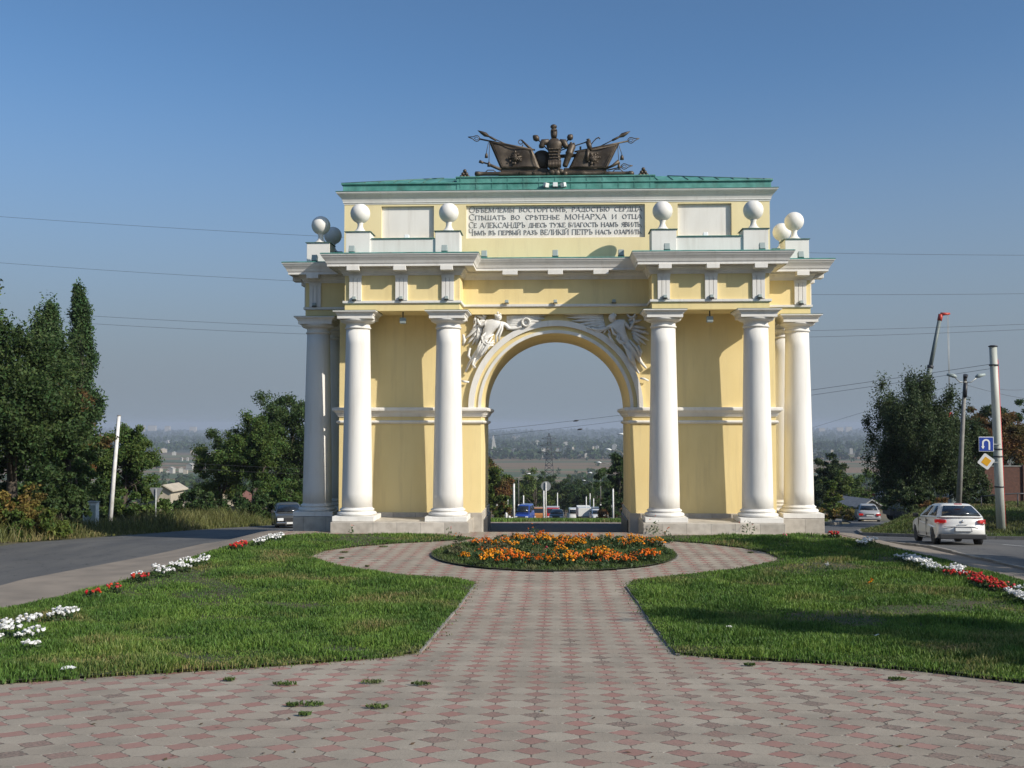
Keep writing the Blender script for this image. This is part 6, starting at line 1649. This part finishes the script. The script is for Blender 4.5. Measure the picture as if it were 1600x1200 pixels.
for u, v, Y, lb in ((776, 755, 116, 'white pole at the far left of the archway view'), (793, 760, 138, 'slim white pole between the orange tree and the blue van'), (803, 756, 98, 'tallest white pole just left of the blue van'), (818, 774, 150, 'short white pole above the roof of the blue van'), (849.6, 764, 125, 'white pole close to the left of the round sign'), (871, 770, 185, 'faint pole above the dark saloon on the avenue'), (916, 776, 172, 'left one of three short white poles above the box truck'), (922, 771, 178, 'middle one of three short white poles above the box truck'), (927.5, 779, 168, 'right one of three short white poles above the box truck'), (958, 764, 112, 'white pole before the dark tree at the right of the archway view')):
    a = at(u, 800, Y); a.z = H(a.x, Y); hh = at(u, v, Y).z-a.z
    T = thing('avenue_pole', lb, 'pole', a, 0, 'white poles by the avenue')
    MB().tube([(0, 0, -.2), (0, 0, hh)], [.11, .085], 9).build('shaft', M['whitewash'], T); MB().lathe([(.09, hh), (.05, hh+.08)], (0, 0, 0), 9).build('cap', M['concrete'], T)
# ================================================================ crane
cb = at(1440, 760, 104); cz_ = H(cb.x, 104)
T = thing('crane_truck', 'truck crane with raised telescopic boom and red tip behind the drooping elm', 'crane', (cb.x, 104, cz_))
foot = Vector((at(1412, 760, 104).x-cb.x, 0, 2.2)); tip = at(1470, 491, 104)-T.location; dv = tip-foot
M['crane_grey'] = mat('crane_boom_grey', (.16, .19, .185), .5); M['crane_red'] = mat('crane_red', (.45, .05, .03), .45)
for f0, f1, r0 in ((0, .42, .34), (.41, .72, .27), (.71, .965, .21)):
    MB().tube([foot+dv*f0, foot+dv*f1], r0, 4).build('boom_section', M['crane_grey'], T)
for f, r0 in ((.42, .38), (.715, .32)): MB().tube([foot+dv*(f-.008), foot+dv*(f+.008)], r0, 4).build('boom_collar', M['dark_metal'], T)
MB().tube([foot+dv*.965, tip], .24, 4).tube([tip, tip+Vector((.9, 0, .05))], [.2, .1], 6).build('boom_tip', M['crane_red'], T)
hk = tip+Vector((.75, 0, 0))
MB().tube([hk, hk+Vector((0, 0, -9.8))], .03, 5).tube([hk+Vector((-.12, 0, 0)), hk+Vector((-.06, 0, -9.8))], .03, 5).build('hoist_cable', M['steel'], T)
MB().box(hk.x-.2, hk.x+.2, hk.y-.15, hk.y+.15, hk.z-10.4, hk.z-9.8).build('hook_block', M['crane_red'], T, bevel=.05)
MB().box(-3.5, 3.5, -1.2, 1.2, .7, 1.3).build('chassis', M['dark_metal'], T); MB().box(foot.x-1.2, foot.x+1.3, -1.1, 1.1, 1.3, 2.5).build('turret', M['crane_grey'], T, bevel=.08)
cabp = MB().box(2.4, 4.2, -1.2, 1.2, .8, 2.7).build('cab', M['crane_grey'], T, bevel=.12); MB().box(4.19, 4.215, -1.0, 1.0, 1.8, 2.5).box(2.9, 3.9, -1.215, -1.19, 1.8, 2.5).build('window', M['glass'], cabp)
for x in (-2.6, -1.4, 2.9):
    for y in (-1.05, 1.05): MB().lathe([(.2, .16), (.5, .16), (.55, .1), (.55, -.16)], (0, 0, 0), 18, Matrix.Translation((x, y, .55)) @ Matrix.Rotation(R(-90 if y > 0 else 90), 4, 'X')).build('wheel', M['black'], T)
# ================================================================ overhead wires
def wire(label, pts, r=.014, n=24, ends=None):
    r *= .62
    """pts: three or more sighted points (u, v, Y); a smooth sagging line through them"""
    P = [at(*p) for p in pts]; us = np.linspace(0, len(P)-1, n); out = []
    if len(P) == 3:
        A, B, C = P; tb = (B.x-A.x)/(C.x-A.x)
        for t in np.linspace(0, 1, n):
            l0 = (t-tb)*(t-1)/((0-tb)*(0-1)); l1 = t*(t-1)/(tb*(tb-1)); l2 = t*(t-tb)/(1-tb); out.append(A*l0+B*l1+C*l2)
    else:
        out = [P[0].lerp(P[1], t)+Vector((0, 0, -.5*4*t*(1-t)*.3)) for t in np.linspace(0, 1, n)]
    return tag(MB().tube(out, r, 5).build('overhead_wire', M['wire'], recalc=False), label, 'wire', 'overhead wires')
wire('highest thin wire crossing the sky behind the attic', [(-60, 334, 70), (480, 368, 70), (1660, 399, 70)], .017)
wire('second thin wire crossing the sky behind the cornice', [(-60, 406, 72), (440, 438, 72), (1660, 458, 72)], .017)
wire('upper of the paired wires behind the left capital', [(100, 491, 66), (480, 510, 66), (1660, 504, 66)], .016)
wire('lower of the paired wires behind the left capital', [(100, 503, 66), (480, 522, 66), (1660, 512, 66)], .016)
wire('upper of two low wires passing before the trees left of the arch', [(120, 712, 69), (480, 733, 69), (760, 741, 69)], .014)
wire('lower of two low wires passing before the trees left of the arch', [(120, 721, 69), (480, 741, 69), (755, 748, 69)], .014)
wi = wire('wire running from the pale pole down behind the arch', [(1548, 569, 45), (975, 648, 60), (640, 684, 68)], .015)
w2 = wire('lower wire from the pale pole behind the arch with a dark insulator', [(1548, 576, 45), (975, 657, 60), (640, 694, 68)], .013)
for i, (u, v, lb) in enumerate(((900, 657.5, 'dark insulator on the upper wire seen through the archway'), (906, 671, 'dark insulator on the lower wire seen through the archway'))):
    c = at(u, v, 62); tag(MB().tube([c+Vector((-.16, 0, -.03)), c+Vector((-.06, 0, 0)), c+Vector((.06, 0, .01)), c+Vector((.16, 0, .03))], [.02, .05, .05, .02], 8).build('insulator', M['dark_metal'], recalc=False), lb, 'insulator')
wire('faint wire from the right edge to the pale pole', [(1660, 604, 60), (1600, 609, 56), (1553, 605, 46)], .013)
wire('faint wire from the lamp post towards the right edge', [(1660, 624, 60), (1580, 619, 54), (1512, 602, 52)], .013)
wire('faint slanting wire right of the arch', [(1270, 668, 90), (1400, 630, 90), (1508, 596, 60)], .016)
# ================================================================ walls and houses
M['brick'] = mat('red_brick', (.13, .06, .042), .9, (.09, .045, .034), 5, .2, 30); M['render'] = mat('pale_render', (.48, .42, .33), .85, (.38, .33, .26), 1.2); M['tile_red'] = mat('roof_tile', (.22, .09, .06), .8, (.15, .07, .05), 4); M['roof_grey'] = mat('roof_slate', (.26, .26, .26), .7, (.2, .2, .2), 3); M['house_white'] = mat('house_white', (.42, .40, .36), .8)
wx0, wx1 = at(1539, 750, 84).x, 70; zt_ = at(1560, 729, 84).z
T = thing('brick_wall', 'red brick boundary wall with piers behind the pale pole', 'wall', (wx0, 84, H(wx0, 84)))
bz = H(wx0, 84)
MB().box(0, wx1-wx0, 0, .3, -1.5, zt_-bz).build('wall', M['brick'], T)
for k in range(9): MB().box(k*3-.05, k*3+.45, -.12, .42, -1.5, zt_-bz+.12).build('pier', M['brick'], T)
MB().box(-.05, wx1-wx0, -.05, .35, zt_-bz+.002, zt_-bz+.07).build('coping', M['kerb'], T)
def house(label, x, y, w, d_, h, wallm='house_white', roofm='tile_red', rz=0, group=None, z=None, win=True):
    T = thing('house', label, 'house', (x, y, H(x, y) if z is None else z), rz, group)
    MB().prism_y([(-w/2, -2), (w/2, -2), (w/2, h), (0, h+w*.28), (-w/2, h)], -d_/2, d_/2).build('wall', M[wallm], T)
    for s_ in (-1, 1):
        e = Vector((s_*(w/2+.4), 0, h-.4*.56+.05)); r_ = Vector((0, 0, h+w*.28+.06))
        vs = [(p.x, y_, p.z+t) for t in (0, .15) for p, y_ in ((e, -d_/2-.4), (r_, -d_/2-.4), (r_, d_/2+.4), (e, d_/2+.4))]
        MB().add(vs, [(0, 1, 2, 3), (7, 6, 5, 4), (0, 4, 5, 1), (1, 5, 6, 2), (2, 6, 7, 3), (3, 7, 4, 0)]).build('roof', M[roofm], T)
    if win:
        for k in (-1, 1):
            MB().box(k*w*.22-.5, k*w*.22+.5, -d_/2-.03, -d_/2+.05, h*.35, h*.75).build('window', M['glass'], T)
    return T
hx = at(267, 765, 116).x
house('cream cottage roof end showing between the trees behind the give way sign', hx, 116, 1.5, 4, 1.6, 'render', 'render', 0, None, at(267, 786, 116).z, False)
hx = at(362, 760, 100).x
house('pale brick house wall glimpsed through the clump of trees left of the arch', hx, 100, 3.4, 6, 2.0, 'render', 'tile_red', .2, None)
hx = at(1352, 775, 118).x
house('yellowish house wall glimpsed behind the silver saloon car', hx, 122, 2.4, 6, 2.0, 'render', 'roof_grey', .3)
# houses far down in the valley
vh = random.Random(21)
def far_house(u, v, w, kind):
    Y = 1900
    for _ in range(40):                                     # where the sight line meets the valley floor
        p = at(u, v, Y); Y += (p.z-(-60))*12; Y = max(900, min(6500, Y))
    x = at(u, v, Y).x; z = -65.0; s = w*.8*Y/1600
    T = thing('far_house', {'w': 'tiny pale house among the trees in the hazy valley', 'r': 'tiny house with a red roof in the hazy valley', 'g': 'tiny grey roofed house in the hazy valley'}[kind], 'house', (x, Y, z), vh.uniform(-.4, .4), {'w': 'pale valley houses', 'r': 'red roofed valley houses', 'g': 'grey roofed valley houses'}[kind])
    h = s*.3+(10 if u > 400 else 4)
    MB().prism_y([(-s/2, -2), (s/2, -2), (s/2, h), (0, h+s*.2), (-s/2, h)], -s*.35, s*.35).build('wall', M['house_white' if kind != 'g' else 'render'], T)
    for q in (-1, 1):
        vs = [(q*(s/2+.5), y_, h-.1+t) if e else (0, y_, h+s*.2+.3+t) for t in (0, .5) for e, y_ in ((1, -s*.4), (0, -s*.4), (0, s*.4), (1, s*.4))]
        MB().add(vs, [(0, 1, 2, 3), (7, 6, 5, 4), (0, 4, 5, 1), (1, 5, 6, 2), (2, 6, 7, 3), (3, 7, 4, 0)]).build('roof', M[{'w': 'house_white', 'r': 'tile_red', 'g': 'roof_grey'}[kind]], T)
for u, v, w, k in ((829, 697, 6, 'w'), (834, 695, 5, 'r'), (840, 694, 9, 'w'), (885, 697, 12, 'r'), (933, 702, 6, 'w'), (927, 702, 4, 'g'), (848, 707, 9, 'w'), (856, 707, 7, 'g'), (849, 713, 5, 'w'), (797, 709, 6, 'r'), (804, 707, 6, 'w'), (788, 711, 6, 'g'),
                   (803, 686, 8, 'g'), (810, 685, 6, 'w'), (929, 697, 3, 'w'), (960, 700, 8, 'w'), (871, 706, 6, 'r'), (783, 707, 4, 'w'), (895, 703, 4, 'g'), (915, 712, 4, 'w'),
                   (256, 704, 12, 'g'), (272, 708, 7, 'w'), (284, 716, 4, 'w'), (293, 716, 4, 'w'), (287, 697, 10, 'r'), (262, 690, 6, 'w'), (300, 705, 6, 'g'), (275, 700, 5, 'r'), (268, 734, 12, 'w'), (283, 733, 8, 'w'), (298, 729, 14, 'w'), (252, 733, 6, 'g'), (290, 735, 8, 'g'), (262, 736, 5, 'r'),
                   (1330, 706, 6, 'w'), (1300, 708, 5, 'g'), (1315, 702, 6, 'r'), (1340, 698, 5, 'w')): far_house(u, v, w, k)
ap_ = None
for i, (u, v, w, hp_) in enumerate(((222, 665, 9, 5), (238, 664, 12, 4), (262, 665, 8, 4), (302, 666, 10, 4), (1284, 668, 9, 4), (1312, 667, 10, 4), (1326, 667, 9, 5))):
    Y = 7600; p = at(u, v+3, Y); s = w*Y/1600; h = hp_*Y/1600
    T = thing('apartment_block', 'pale apartment block on the hazy skyline '+('left' if u < 800 else 'right')+' of the arch', 'building', (p.x, Y, p.z-30), 0, 'apartment blocks on the skyline '+('left' if u < 800 else 'right')+' of the arch')
    MB().box(-s/2, s/2, -12, 12, 0, h+20).build('wall', M['render'], T); MB().box(-s/2+1, s/2-1, -10, 10, h+20.1, h+23).build('roof', M['roof_grey'], T)
c = at(772, 690, 2600); zt_ = at(770, 680, 2600).z
T = thing('white_stele', 'slender white monument in the hazy valley at the left of the archway view', 'monument', (c.x, 2600, -65))
MB().add([(-7, -5, 0), (7, -5, 0), (7, 5, 0), (-7, 5, 0), (-3, -1.5, zt_+65), (-1, -1.5, zt_+65), (-1, 1.5, zt_+65), (-3, 1.5, zt_+65)], [(3, 2, 1, 0), (4, 5, 6, 7), (0, 1, 5, 4), (1, 2, 6, 5), (2, 3, 7, 6), (3, 0, 4, 7)]).build('shaft', M['house_white'], T)
MB().box(-10, 16, -6, 6, -3, 8).build('base', M['house_white'], T)
# lattice pylon
c = at(858, 780, 760); pz = H(c.x, 760); hp_ = at(860, 677, 760).z-pz
T = thing('power_pylon', 'dark lattice power pylon standing in the middle of the archway view', 'pylon', (c.x, 760, pz))
lat = MB()
def wid(t): return 4.6*(1-t)**.9+.45
N_ = 13
for k in range(N_):
    t0, t1 = k/N_, (k+1)/N_; w0, w1 = wid(t0), wid(t1); z0_, z1_ = hp_*t0, hp_*t1
    C0 = [Vector((sx*w0, sy*w0, z0_)) for sx, sy in ((-1, -1), (1, -1), (1, 1), (-1, 1))]; C1 = [Vector((sx*w1, sy*w1, z1_)) for sx, sy in ((-1, -1), (1, -1), (1, 1), (-1, 1))]
    for i in range(4):
        j = (i+1) % 4
        lat.tube([C0[i], C1[i]], .18, 4); lat.tube([C0[i], C1[j]], .10, 4); lat.tube([C0[j], C1[i]], .10, 4); lat.tube([C1[i], C1[j]], .09, 4)
lat.build('lattice_tower', M['dark_metal'], T, recalc=False)
for f, w_ in ((.72, 9), (.82, 7), (.92, 5.5)):
    z_ = hp_*f; MB().tube([(-w_, 0, z_), (w_, 0, z_)], .16, 4).tube([(-w_, 0, z_), (0, 0, z_+2.2), (w_, 0, z_)], .12, 4).build('cross_arm', M['dark_metal'], T, recalc=False)
# ================================================================ sun, sky, haze, camera
AZ, EL = R(59), R(30)                        # behind the viewer's right shoulder
sd = Vector((math.sin(AZ)*math.cos(EL), -math.cos(AZ)*math.cos(EL), math.sin(EL)))
sl = bpy.data.lights.new('sun', 'SUN'); sl.energy = SUN_E; sl.angle = R(.53); sl.color = (1., .93, .82)
so = bpy.data.objects.new('sun', sl); COL.objects.link(so); so.rotation_mode = 'QUATERNION'; so.rotation_quaternion = sd.to_track_quat('Z', 'Y'); so.location = sd*60
w = bpy.data.worlds.new('World'); scene.world = w; w.use_nodes = True
nt = w.node_tree; bg = nt.nodes['Background']
sky = nt.nodes.new('ShaderNodeTexSky'); sky.sky_type = 'NISHITA'; sky.sun_disc = False
sky.sun_elevation = EL; sky.sun_rotation = math.atan2(sd.x, sd.y); sky.altitude = 2000
sky.air_density, sky.dust_density, sky.ozone_density = SKY_A, SKY_D, SKY_O
# dry autumn haze low in the air: the clear sky gives way to pale grey towards the horizon
tcw = nt.nodes.new('ShaderNodeTexCoord'); sxw = nt.nodes.new('ShaderNodeSeparateXYZ'); nt.links.new(tcw.outputs['Generated'], sxw.inputs[0])
mrw = nt.nodes.new('ShaderNodeMapRange'); mrw.interpolation_type = 'SMOOTHSTEP'
for i_, v_ in ((1, .02), (2, .35), (3, 1.), (4, 0.)): mrw.inputs[i_].default_value = v_
nt.links.new(sxw.outputs[2], mrw.inputs[0])
tnt = nt.nodes.new('ShaderNodeMix'); tnt.data_type = 'RGBA'; tnt.blend_type = 'MULTIPLY'; tnt.inputs[0].default_value = 1; tnt.inputs[7].default_value = (.90, 1.04, 1.02, 1)
nt.links.new(sky.outputs[0], tnt.inputs[6])
mxw = nt.nodes.new('ShaderNodeMix'); mxw.data_type = 'RGBA'; mxw.inputs[7].default_value = (1.82, 2.20, 2.62, 1)
nt.links.new(mrw.outputs[0], mxw.inputs[0]); nt.links.new(tnt.outputs[2], mxw.inputs[6]); nt.links.new(mxw.outputs[2], bg.inputs[0]); bg.inputs[1].default_value = SKY_S
if HAZE:
    hm = bpy.data.materials.new('haze_air'); hm.use_nodes = True; n = hm.node_tree; n.nodes.remove(n.nodes['Principled BSDF'])
    pv = n.nodes.new('ShaderNodeVolumePrincipled'); pv.inputs['Density'].default_value = HAZE; pv.inputs['Color'].default_value = (*HAZE_C, 1); pv.inputs['Anisotropy'].default_value = HAZE_G
    n.links.new(pv.outputs[0], n.nodes['Material Output'].inputs['Volume'])
    hz_ = MB().box(-9800, 9800, -70, 10400, -67.5, 26).build('haze', hm); hz_['kind'] = 'stuff'
cam = bpy.data.cameras.new('camera'); co = bpy.data.objects.new('camera', cam); COL.objects.link(co)
cam.sensor_width = 36; cam.lens = 36; cam.clip_start = .1; cam.clip_end = 40000
co.location = (0, 0, CZ); co.rotation_euler = (math.pi/2+PITCH, 0, YAW); scene.camera = co
scene.view_settings.view_transform = 'Standard'; scene.view_settings.look = 'None'; scene.view_settings.exposure = EXPO; scene.view_settings.gamma = 1
scene.render.engine = 'CYCLES'
cy = scene.cycles; cy.use_denoising = True; cy.max_bounces = 6; cy.diffuse_bounces = 3; cy.glossy_bounces = 3; cy.transmission_bounces = 3; cy.transparent_max_bounces = 6; cy.volume_bounces = 0; cy.caustics_reflective = cy.caustics_refractive = False
cy.sample_clamp_indirect = 6
